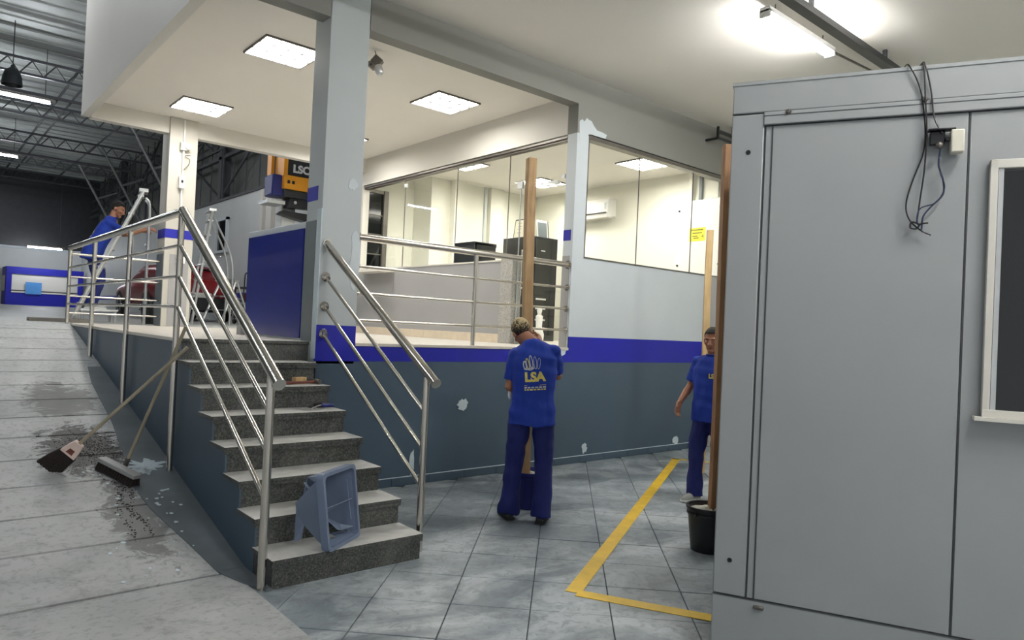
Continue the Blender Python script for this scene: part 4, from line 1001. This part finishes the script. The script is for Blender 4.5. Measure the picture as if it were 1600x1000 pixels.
u_ = (Vector((1.345, 5.75, 0))-Vector((1.155, 6.2, 0))).normalized(); cz = rz_(5.98)
K = Matrix.Translation((1.27, 5.97, cz+.06)) @ Matrix.Rotation(math.atan2(u_.y, u_.x), 4, 'Z') @ Matrix.Rotation(-math.atan(SL)*abs(u_.y)*-1, 4, 'Y')
MB(K).box((-.22, -.035, 0), (.22, .035, .035)).build('block', LOBGREY, b2, bevel=.006)
for k in range(15):
    for q in (-1, 0, 1): MB(K).tube([(-.205+k*.0293, q*.02, .002), (-.205+k*.0293+.004*q, q*.03-.008, -.058)], [.010, .012], 6).build('bristle_tuft', BRIST, b2)
MB().cyl(A2-(A2t-A2).normalized()*.0, A2+(A2t-A2).normalized()*.09, .019, 10).build('socket', ALUD, b2)

# ---- tools on the steps
z6, z5 = 6*RS, 5*RS
t = thing('hammer', 'hammer with a reddish wooden handle on the sixth step', 'hammer', (2.6, 5.66, z6))
MB().tube([(2.38, 5.58, z6+.018), (2.5, 5.61, z6+.017), (2.70, 5.66, z6+.018)], [.015, .011, .013], 10).build('handle', HAMRED, t)
MB().cyl((2.69, 5.60, z6+.022), (2.67, 5.73, z6+.022), .021, 12).build('head', ALUD, t)
t = thing('wood_block', 'small cream wood offcut lying by the hammer', 'block', (2.55, 5.70, z6)); MB(Matrix.Translation((2.55, 5.70, z6)) @ Matrix.Rotation(R(12), 4, 'Z')).box((-.055, -.03, 0), (.055, .03, .055)).build('block', WOODL, t, bevel=.004)
t = thing('trowel', 'trowel with a blue handle on the fifth step', 'trowel', (2.6, 5.36, z5))
MB().prism([(0, -.05), (.15, -.04), (.2, 0), (.15, .04), (0, .05)], (2.42, 5.32, z5+.003), (1, .1, 0), (-.1, 1, 0), (0, 0, .003)).build('blade', ALU, t, smooth=False)
MB().tube([(2.50, 5.325, z5+.006), (2.56, 5.33, z5+.03), (2.6, 5.335, z5+.032)], .006, 8).build('tang', ALUD, t)
MB().tube([(2.59, 5.335, z5+.03), (2.66, 5.345, z5+.026), (2.70, 5.35, z5+.02)], [.014, .016, .012], 10).build('handle', NAVY, t)
t = thing('mortar_float', 'dark mortar float leaning at the fifth step riser', 'float', (2.62, 5.43, z5))
MB(Matrix.Translation((2.62, 5.425, z5+.004)) @ Matrix.Rotation(R(10), 4, 'Z')).box((-.10, -.03, 0), (.1, .03, .008)).build('plate', DARKG, t); MB(Matrix.Translation((2.62, 5.425, z5+.004)) @ Matrix.Rotation(R(10), 4, 'Z')).box((-.06, -.012, .008), (.06, .012, .035)).build('grip', BLACK, t, bevel=.004)

# ---- spills: crumbs and paint drops
m = MB(); rnd = random.Random(3)
for k in range(900):
    a = rnd.gauss(0, 1); b = rnd.gauss(0, 1)
    x, y = 1.18+.11*a, 6.6+.2*b
    if x > 1.42 or y > 7.3: continue
    s_ = rnd.uniform(.001, .004); m.box((x-s_, y-s_, rz_(y)-.001), (x+s_, y+s_*.8, rz_(y)+s_*1.1))
for x0_, y0_, x1_, y1_ in ((1.28, 5.85, 1.27, 5.0), (1.22, 5.95, 1.16, 4.95), (1.24, 5.9, 1.22, 5.3)):
    for k in range(110):
        f = rnd.random(); x = x0_+(x1_-x0_)*f+rnd.gauss(0, .012)+.02*math.sin(f*9); y = y0_+(y1_-y0_)*f; s_ = rnd.uniform(.0015, .0045)
        m.box((x-s_, y-s_, rz_(y)-.001), (x+s_, y+s_, rz_(y)+s_))
tag(m.build('dirt_crumbs', DIRT, smooth=False), 'dark gritty dirt swept together around the brooms', 'dirt', kind='stuff')
m = MB()
def drop(x, y, r, sd_, zoff):
    rn = random.Random(sd_); n = 30 if r > .05 else 12
    P = []
    for k in range(n):
        q = r*(rn.uniform(.45, 1.35) if r > .05 else rn.uniform(.6, 1.2)); px, py = x+q*math.cos(2*math.pi*k/n), y+q*math.sin(2*math.pi*k/n); P.append(Vector((px, py, rz_(py)+zoff)))
    m.add(P+[p+Vector((0, 0, .003)) for p in P], [tuple(range(n-1, -1, -1)), tuple(range(n, 2*n))]+[(i, (i+1) % n, (i+1) % n+n, i+n) for i in range(n)])
drop(1.50, 6.14, .14, 1, .005); drop(1.45, 6.05, .07, 2, .005)
for k in range(46):
    x, y = rnd.uniform(1.0, 1.6), rnd.uniform(4.5, 6.3); drop(x, y, rnd.uniform(.004, .016), k, .001 if x < 1.33 else .006)
tag(m.build('paint_splash', SPACK, smooth=False), 'white plaster splashes dotted along the ramp foot', 'splash', kind='stuff')
t = thing('floor_cover', 'small dark drain box at the ramp top by the railing', 'drain', (1.62, 11.5, HP))
MB().box((1.25, 11.3, HP), (1.98, 11.36, HP+.05)).box((1.25, 11.62, HP+.002), (1.98, 11.68, HP+.053)).build('frame', ALUD, t); MB().box((1.27, 11.36, HP+.001), (1.96, 11.62, HP+.03)).build('grate', BLACK, t)

# ================================================================== PEOPLE
def fuse(mb, voxel, iters, name, mat, parent, disp=0, dscale=(7, 7, 2.6), hem=None):
    me = mb.mesh(name); o = bpy.data.objects.new('fuse_source', me); COL.objects.link(o)
    r = o.modifiers.new('r', 'REMESH'); r.mode = 'VOXEL'; r.voxel_size = voxel
    s_ = o.modifiers.new('s', 'SMOOTH'); s_.factor = .5; s_.iterations = iters
    bpy.context.view_layer.update()
    ev = o.evaluated_get(bpy.context.evaluated_depsgraph_get())
    out = bpy.data.meshes.new_from_object(ev); bpy.data.objects.remove(o); bpy.data.meshes.remove(me)
    out.name = name
    if disp:
        ns = [v.normal.copy() for v in out.vertices]
        for v, nn_ in zip(out.vertices, ns):
            p = v.co; q = Vector((p.x*dscale[0], p.y*dscale[1], p.z*dscale[2]))
            f = noise.noise(q)+.5*noise.noise(q*2.3+Vector((3, 1, 7)))
            q2 = Vector((p.x*3+p.z*9, p.y*3-p.z*7, p.z*5)); f += .55*noise.noise(q2)
            v.co = p+nn_*f*disp
    out.transform(WM[parent].inverted())
    out.materials.clear(); out.materials.append(mat)
    out.polygons.foreach_set('use_smooth', [True]*len(out.polygons))
    ob = bpy.data.objects.new(name, out); COL.objects.link(ob); ob.parent = parent; WM[ob] = WM[parent]
    return ob

def limb(mb, pts, rad, n=14, open_end=False):
    mb.tube(pts, rad, n)
    for p, r in list(zip(pts, rad))[:-1 if open_end else None]: mb.ball(p, r, n, 8)

def spine(mb, secs, lat0, lat1, n=24, e=2.4):
    """secs: (centre, half width, half depth); lateral axis turns from lat0 to lat1"""
    P = [Vector(s_[0]) for s_ in secs]; rs = []
    for i, (c, hw, hd) in enumerate(secs):
        d = (P[min(i+1, len(P)-1)]-P[max(i-1, 0)]).normalized()
        f = i/(len(P)-1); a = (Vector(lat0)*(1-f)+Vector(lat1)*f); a = (a-d*a.dot(d)).normalized(); b = d.cross(a)
        ring = []
        for k in range(n):
            t_ = 2*math.pi*k/n; cx, sx = math.cos(t_), math.sin(t_)
            ring.append(P[i]+a*hw*math.copysign(abs(cx)**(2/e), cx)+b*hd*math.copysign(abs(sx)**(2/e), sx))
        rs.append(ring)
    mb.rings(rs)

def hand(mb, wp, d, nrm, side, curl, scale=1.0, spread=.0):
    """wp wrist, d towards the fingers, nrm palm side; side = vector towards the thumb"""
    d = Vector(d).normalized(); nrm = Vector(nrm); nrm = (nrm-d*nrm.dot(d)).normalized()
    sd_ = d.cross(nrm).normalized()
    if sd_.dot(Vector(side)) < 0: sd_ = -sd_
    wp = Vector(wp); L = .088*scale; rs = []
    for f, hw, th in ((-.1, .026, .020), (.1, .030, .018), (.5, .040, .017), (.9, .042, .014), (1.03, .038, .011)):
        c = wp+d*L*f
        rs.append([c+sd_*hw*scale*math.cos(2*math.pi*k/14)+nrm*th*scale*math.sin(2*math.pi*k/14) for k in range(14)])
    mb.rings(rs)
    for k, (off, ln) in enumerate(((.032, .92), (.0105, 1.05), (-.0115, .98), (-.032, .78))):
        p = wp+d*L*.95+sd_*off*scale; dirn = (d+sd_*(off*3.5+spread*off*10)).normalized(); pts = [p-dirn*.02]; rad = [.0095*scale]
        a = 0
        for seg, cl_ in zip((.044, .027, .022), curl):
            a += cl_; v = dirn*math.cos(a)+nrm*math.sin(a); p = p+v*seg*ln*scale; pts.append(p); rad.append((.0088, .0082, .0072)[len(pts)-2]*scale)
        limb(mb, pts, rad, 8)
    p = wp+d*L*.22+sd_*.022*scale; pts = [p]; rad = [.013*scale]
    for v, seg in (((sd_*.8+d*.55+nrm*.35).normalized(), .04), ((sd_*.35+d*.8+nrm*(.3+.5*curl[0])).normalized(), .032), ((d*.8+nrm*(.4+.7*curl[0])-sd_*.05).normalized(), .026)):
        p = p+v*seg*scale; pts.append(p); rad.append((.0115, .0105, .0085)[len(pts)-2]*scale)
    limb(mb, pts, rad, 8)

def person(label, loc, facing, P, skin, hair, shoe):
    rz = math.atan2(-facing[0], facing[1])
    t = thing('person', label, 'person', loc, rz); M = WM[t]
    lat = Vector((1, 0, 0)); V = Vector
    HM = Matrix.Translation(P['head']) @ P['head_rot'].to_4x4()
    # body
    b = MB(M)
    hb = MB(M @ HM)
    hb.ball((0, -.012, .145), (.075, .095, .092), 24, 16); hb.ball((0, .028, .062), (.055, .062, .062), 20, 12)
    hb.ball((0, .035, .10), (.064, .060, .07), 20, 12)
    limb(hb, [(0, .088, .125), (0, .104, .098), (0, .110, .083)], [.009, .011, .014], 10)
    for s_ in (-1, 1):
        hb.ball((s_*.014, .098, .082), (.010, .011, .009), 10, 8)
        hb.ball((s_*.077, -.008, .108), (.010, .020, .032), 10, 8); hb.ball((s_*.043, .062, .096), (.022, .022, .022), 12, 8)
    limb(hb, [(-.042, .074, .137), (0, .084, .134), (.042, .074, .137)], [.012, .013, .012], 10)
    limb(hb, [(-.021, .078, .053), (0, .088, .054), (.021, .078, .053)], [.008, .0105, .008], 8)
    hb.ball((0, .070, .018), (.026, .022, .020), 12, 8)
    b.v += hb.v; k0 = len(b.v)-len(hb.v); b.f += [tuple(i+k0 for i in f) for f in hb.f]
    nk = V(P['neck']); hp = HM @ V((0, -.02, .075))
    limb(b, [nk-V((0, 0, .07)), nk, hp], [.075, .056, .053], 16)
    spine(b, [(P['pelvis'], .13, .085), (P['waist'], .125, .08), (P['chest'], .14, .085), (V(P['neck'])-V((0, .0, .06)), .09, .05)], P['hiplat'], P['shlat'])
    for k in 'LR':
        limb(b, [P['sh'+k], V(P['sh'+k]).lerp(V(P['el'+k]), .4), P['el'+k]], [.036, .040, .037])
        limb(b, [P['el'+k], V(P['el'+k]).lerp(V(P['wr'+k]), .35), P['wr'+k]], [.039, .041, .027])
        limb(b, [P['hip'+k], P['kn'+k], P['an'+k]], [.07, .05, .035])
        d, nrm, side, curl = P['hand'+k]
        hand(b, P['wr'+k], d, nrm, side, curl)
    body = fuse(b, .0062, 2, 'body', skin, t)
    # shirt
    s_ = MB(M)
    spine(s_, P['shirt'], P['hiplat'], P['shlat'])
    for k in 'LR':
        a, e = V(P['sh'+k]), V(P['el'+k]); inn = V(P['chest']).lerp(a, .45)+V((0, 0, .06))
        limb(s_, [inn, a, a.lerp(e, .5), a.lerp(e, P.get('sleeve', .8))], P.get('slr', [.070, .063, .060, .066]), open_end=True)
    shirt = fuse(s_, .0085, 4, 'shirt', SHIRT, t, disp=P.get('fold', .010))
    # trousers
    q = MB(M)
    pv = V(P['pelvis'])
    spine(q, [(pv+V((0, 0, .08)), .145, .105), (pv, .155, .112), (pv-V((0, 0, .07)), .165, .117), (pv-V((0, 0, .13)), .15, .10)], P['hiplat'], P['hiplat'])
    for k in 'LR':
        h_, kn, an = V(P['hip'+k]), V(P['kn'+k]), V(P['an'+k])
        limb(q, [h_, h_.lerp(kn, .5), kn, kn.lerp(an, .5), an.lerp(kn, .14), an+V((0, 0, -.045))], [.096, .092, .080, .077, .080, .084], open_end=True)
    fuse(q, .0085, 3, 'trousers', TROUS, t, disp=.015, dscale=(6, 6, 5))
    # shoes
    for k in 'LR':
        an = V(P['an'+k]); fd = V(P['foot'+k]); fd.z = 0; fd.normalize(); sdv = V((fd.y, -fd.x, 0)); gz = an.z-.085+P.get('lift'+k, 0)
        m = MB(M); rs = []
        for f, hw, h0, h1 in ((-.075, .030, .012, .06), (-.055, .037, 0, .085), (.0, .038, 0, .105), (.05, .041, 0, .085), (.11, .046, 0, .06), (.165, .042, .002, .045), (.195, .022, .008, .030)):
            c = V((an.x, an.y, gz))+fd*f; rs.append([c+sdv*hw*x_+V((0, 0, h0+(h1-h0)*z_)) for x_, z_ in ((-1, 0), (1, 0), (1, .35), (.85, .75), (.4, 1), (-.4, 1), (-.85, .75), (-1, .35))])
        m.rings(rs); sh = m.build('shoe', shoe, t)
        ss = sh.modifiers.new('sub', 'SUBSURF'); ss.levels = 1; ss.render_levels = 2
        m = MB(M); m.prism([(-.08, -.036), (.0, -.04), (.11, -.049), (.18, -.04), (.2, 0), (.18, .04), (.11, .049), (0, .04), (-.08, .036)], V((an.x, an.y, gz-.001)), fd, sdv, (0, 0, .018)); m.build('sole', RUBBER if shoe is SHOED else WHITEP, sh, smooth=False)
    # hair
    m = MB(M @ HM); n1, n2 = 40, 22; c = V((0, -.014, .148)); grid = {}
    for i in range(n2+1):
        for j in range(n1):
            th = math.pi*i/n2*.92; ph = 2*math.pi*j/n1
            u = V((math.sin(th)*math.cos(ph), math.sin(th)*math.sin(ph), math.cos(th)))
            p = c+V((u.x*.0805, u.y*.102, u.z*.097))*(1+.012*noise.noise(u*14))
            lim = .196 if p.y > .055 else (.196-(.055-p.y)*1.05 if p.y > -.01 else max(.026, .125-(-.0-p.y)*1.6))
            if p.z < lim: p = V((p.x*.93, p.y*.93, max(p.z, lim-.006)))
            grid[i, j] = p
    vs = [grid[i, j] for i in range(n2+1) for j in range(n1)]
    fs = []
    for i in range(n2):
        for j in range(n1):
            a_ = [(i, j), (i, (j+1) % n1), (i+1, (j+1) % n1), (i+1, j)]; fs.append(tuple(r_*n1+c_ for r_, c_ in a_))
    m.add(vs, fs); hr = m.build('hair', hair, t); finish(hr)
    # face details
    for s2 in (-1, 1):
        MB(M @ HM).ball((s2*.030, .0795, .115), (.0105, .007, .0055), 12, 8).build('eye', EYEW, t)
        MB(M @ HM).ball((s2*.030, .0845, .115), .0048, 10, 6).build('iris', EYED, t)
        MB(M @ HM).tube([(s2*.014, .0935, .134), (s2*.032, .090, .139), (s2*.048, .078, .134)], [.004, .005, .003], 8).build('eyebrow', HAIRD, t)
    MB(M @ HM).tube([(-.022, .083, .053), (0, .0955, .054), (.022, .083, .053)], [.004, .0065, .004], 8).build('lips', LIP, t)
    # collar
    nb = V(P['neck']); dn = ((V(hp)-nb).normalized()+V((0, 0, 2.2))).normalized(); a_ = dn.orthogonal().normalized(); b_ = dn.cross(a_)
    ring = [nb+dn*.0+V((0, 0, .004))+(a_*math.cos(2*math.pi*k/20)+b_*math.sin(2*math.pi*k/20))*.064 for k in range(21)]
    MB(M).tube(ring, .009, 8).build('collar', SHIRT, t)
    return t, shirt

def decal(t, shirt, vs, fs, origin, ux, uy, dirn, name, mat, off=.003):
    me = shirt.data; bv = BVHTree.FromPolygons([v.co for v in me.vertices], [tuple(p.vertices) for p in me.polygons])
    o, ux, uy, dn = Vector(origin), Vector(ux).normalized(), Vector(uy).normalized(), Vector(dirn).normalized(); out = []
    for x, y in vs:
        p = o+ux*x+uy*y-dn*.4; h_ = bv.ray_cast(p, dn, 1.0)
        out.append((h_[0]-dn*off) if h_[0] is not None else p+dn*.4)
    m2 = bpy.data.meshes.new(name); m2.from_pydata(out, [], fs); m2.materials.append(mat)
    ob = bpy.data.objects.new(name, m2); COL.objects.link(ob); ob.parent = shirt; WM[ob] = WM[t]; return ob

def text_flat(s_, size, bold):
    me = text_mesh(s_, size, 0, bold); bm = bmesh.new(); bm.from_mesh(me)
    bmesh.ops.triangulate(bm, faces=bm.faces[:])
    for _ in range(3):
        es = [e for e in bm.edges if e.calc_length() > .02]
        if not es: break
        bmesh.ops.subdivide_edges(bm, edges=es, cuts=1); bmesh.ops.triangulate(bm, faces=bm.faces[:])
    bm.verts.index_update()
    r = [(v.co.x, v.co.y) for v in bm.verts], [tuple(v.index for v in f.verts) for f in bm.faces]
    bm.free(); return r

def logo(t, shirt, origin, ux, uy, dn, k=1.0, full=True):
    tv, tf = text_flat('LSA', .115*k, .006*k)
    decal(t, shirt, tv, tf, origin, ux, uy, dn, 'lettering', LOGO)
    if not full: return
    def ribbon(pts, w_, mat, nm):
        vs, fs = [], []
        n = len(pts)
        for i, (x, y) in enumerate(pts):
            x2, y2 = pts[(i+1) % n]; x1, y1 = pts[i-1]; L = math.hypot(x2-x1, y2-y1) or 1; nx, ny = -(y2-y1)/L*w_, (x2-x1)/L*w_
            vs += [(x+nx, y+ny), (x-nx, y-ny)]
        for i in range(n): a, b = 2*i, 2*((i+1) % n); fs.append((a, b, b+1, a+1))
        decal(t, shirt, vs, fs, origin, ux, uy, dn, nm, mat)
    for i, (cx, hgt, tilt, mt, w_) in enumerate(((-.085, .075, .10, LOGOW, .009), (-.058, .10, .16, LOGO, .007), (-.025, .125, .12, LOGOW, .006), (.012, .115, .06, LOGO if False else LOGOW, .003), (.045, .10, -.12, LOGOW, .0025))):
        cy = .075+hgt/2; pts = []
        for j in range(22):
            a = 2*math.pi*j/22; x, y = .013*math.cos(a), hgt/2*math.sin(a); pts.append((cx*k+(x-y*tilt)*k, (cy+y)*k))
        ribbon(pts, w_*k*.6, mt, 'emblem_finger')
    pts = [(-.09*k, .075*k), (-.03*k, .068*k), (.0, .085*k), (-.01*k, .092*k), (-.04*k, .08*k)]
    ribbon(pts, .004*k, LOGOW, 'emblem_palm')
    rn = random.Random(5)
    for row, y in enumerate((-.075, -.098, -.118)):
        x = -.10
        while x < .10:
            L = rn.uniform(.012, .03) if row else .2
            vs = [(x*k, y*k), ((x+L)*k, y*k), ((x+L)*k, (y+(.012 if row else .004))*k), (x*k, (y+(.012 if row else .004))*k)]
            decal(t, shirt, vs, [(0, 1, 2, 3)], origin, ux, uy, dn, 'print_mark', LOGOW if row == 1 else LOGO, .004); x += L+.008

V = Vector
E3 = lambda x, y, z: (Matrix.Rotation(R(z), 3, 'Z') @ Matrix.Rotation(R(y), 3, 'Y') @ Matrix.Rotation(R(x), 3, 'X'))
# ---- centre worker: back to the viewer, head bowed, both hands on the post
pose1 = dict(
    pelvis=(.005, 0, .93), waist=(.0, .01, 1.06), chest=(-.005, .03, 1.30), neck=(-.028, .06, 1.485), hiplat=(1, -.1, .0), shlat=(1, -.05, .10),
    head=(-.075, .09, 1.475), head_rot=E3(-36, -16, 22),
    shL=(-.165, .03, 1.365), elL=(-.205, .05, 1.10), wrL=(-.075, .27, 1.02), shR=(.155, .03, 1.41), elR=(.198, .13, 1.205), wrR=(.045, .29, 1.475),
    handL=((.55, .75, .1), (.5, -.3, 0), (0, 0, 1), (.75, .9, .7)), handR=((-.25, .55, .75), (-.8, .3, -.1), (0, -.2, 1), (.6, .9, .8)),
    hipL=(-.095, 0, .87), knL=(-.135, .03, .48), anL=(-.165, -.01, .09), hipR=(.098, 0, .87), knR=(.115, .015, .48), anR=(.115, -.07, .09),
    footL=(-.35, .9, 0), footR=(.15, 1, 0),
    shirt=[((.01, 0, .795), .205, .15), ((.008, 0, .90), .198, .142), ((0, .005, 1.05), .180, .125), ((-.005, .02, 1.22), .196, .13), ((-.01, .03, 1.34), .200, .122), ((-.012, .045, 1.42), .172, .098), ((-.025, .057, 1.483), .088, .078), ((-.03, .062, 1.503), .067, .064)],
    fold=.021)
f1 = (0.70, 0.715)
p1, s1 = person('worker in blue seen from behind, head bowed over the pine post', (4.02, 4.36, .002), f1, pose1, SKIN1, HAIRB, SHOED)
logo(p1, s1, (.012, 0, 1.20), (1, 0, .10), (-.10, 0, 1), (0, 1, 0), .9)
tag(MB(WM[p1]).ball((-.20, .10, 1.03), (.018, .02, .045), 10, 8).build('glove', GLOVE, p1), 'white glove tucked at the elbow')
# ---- walking worker by the container
pose2 = dict(
    pelvis=(0, 0, .89), waist=(0, .0, 1.02), chest=(0, .015, 1.26), neck=(0, .015, 1.42), hiplat=(1, .1, 0), shlat=(1, -.1, -.02),
    head=(0, .035, 1.455), head_rot=E3(-8, 0, 18),
    shL=(-.17, .01, 1.345), elL=(-.22, -.06, 1.09), wrL=(-.21, .05, .86), shR=(.17, .015, 1.34), elR=(.235, .03, 1.10), wrR=(.25, .17, .955),
    handL=((0, .2, -1), (1, 0, 0), (0, 1, 0), (.3, .35, .3)), handR=((.05, .45, -.9), (-.9, .1, -.1), (0, 1, .2), (.25, .35, .3)),
    hipL=(-.09, 0, .84), knL=(-.10, .0, .46), anL=(-.10, -.12, .09), hipR=(.09, 0, .84), knR=(.095, .10, .47), anR=(.09, .10, .09),
    footL=(0, 1, 0), footR=(.05, 1, 0), liftL=0,
    shirt=[((0, .0, .77), .195, .14), ((0, 0, .88), .19, .138), ((0, 0, 1.02), .182, .13), ((0, .01, 1.18), .195, .13), ((0, .015, 1.29), .198, .12), ((0, .015, 1.365), .165, .095), ((0, .012, 1.41), .085, .072), ((0, .012, 1.425), .066, .06)],
    fold=.018)
p2, s2 = person('worker in blue walking out from behind the brown post', (6.015, 3.93, .002), (-.999, -.02), pose2, SKIN2, HAIRD, SHOEG)
logo(p2, s2, (-.08, 0, 1.22), (-1, 0, 0), (0, 0, 1), (0, -1, 0), .5, False)
# ---- leaning worker in the hall
pose3 = dict(
    pelvis=(0, -.05, .88), waist=(0, .0, 1.01), chest=(0, .11, 1.25), neck=(0, .18, 1.42), hiplat=(1, 0, 0), shlat=(1, -.1, -.05),
    head=(0, .21, 1.455), head_rot=E3(-24, 0, -30),
    shL=(-.17, .14, 1.34), elL=(-.24, .37, 1.20), wrL=(-.10, .60, 1.27), shR=(.165, .13, 1.32), elR=(.20, .38, 1.18), wrR=(.16, .64, 1.28),
    handL=((.2, 1, .1), (.6, 0, -.5), (0, 0, 1), (.5, .6, .5)), handR=((0, 1, .15), (-.6, 0, -.6), (-.3, 0, 1), (.45, .55, .5)),
    hipL=(-.095, -.03, .81), knL=(-.12, .05, .43), anL=(-.13, -.02, .09), hipR=(.095, -.03, .81), knR=(.115, .05, .43), anR=(.12, -.06, .09),
    footL=(-.1, 1, 0), footR=(.1, 1, 0),
    shirt=[((0, -.08, .75), .20, .15), ((0, -.06, .86), .195, .145), ((0, -.01, 1.0), .188, .135), ((0, .07, 1.16), .20, .13), ((0, .12, 1.27), .20, .12), ((0, .155, 1.355), .168, .095), ((0, .175, 1.41), .085, .072), ((0, .182, 1.425), .066, .06)],
    fold=.011)
p3, s3 = person('worker in blue leaning forward beside the aluminium step ladder', (2.17, 12.34, HP+.207), (.93, -.10), pose3, SKIN1, HAIRD, SHOEG)
logo(p3, s3, (0, 0, 1.14), (1, 0, 0), (0, .45, .9), (0, .9, -.45), .75)
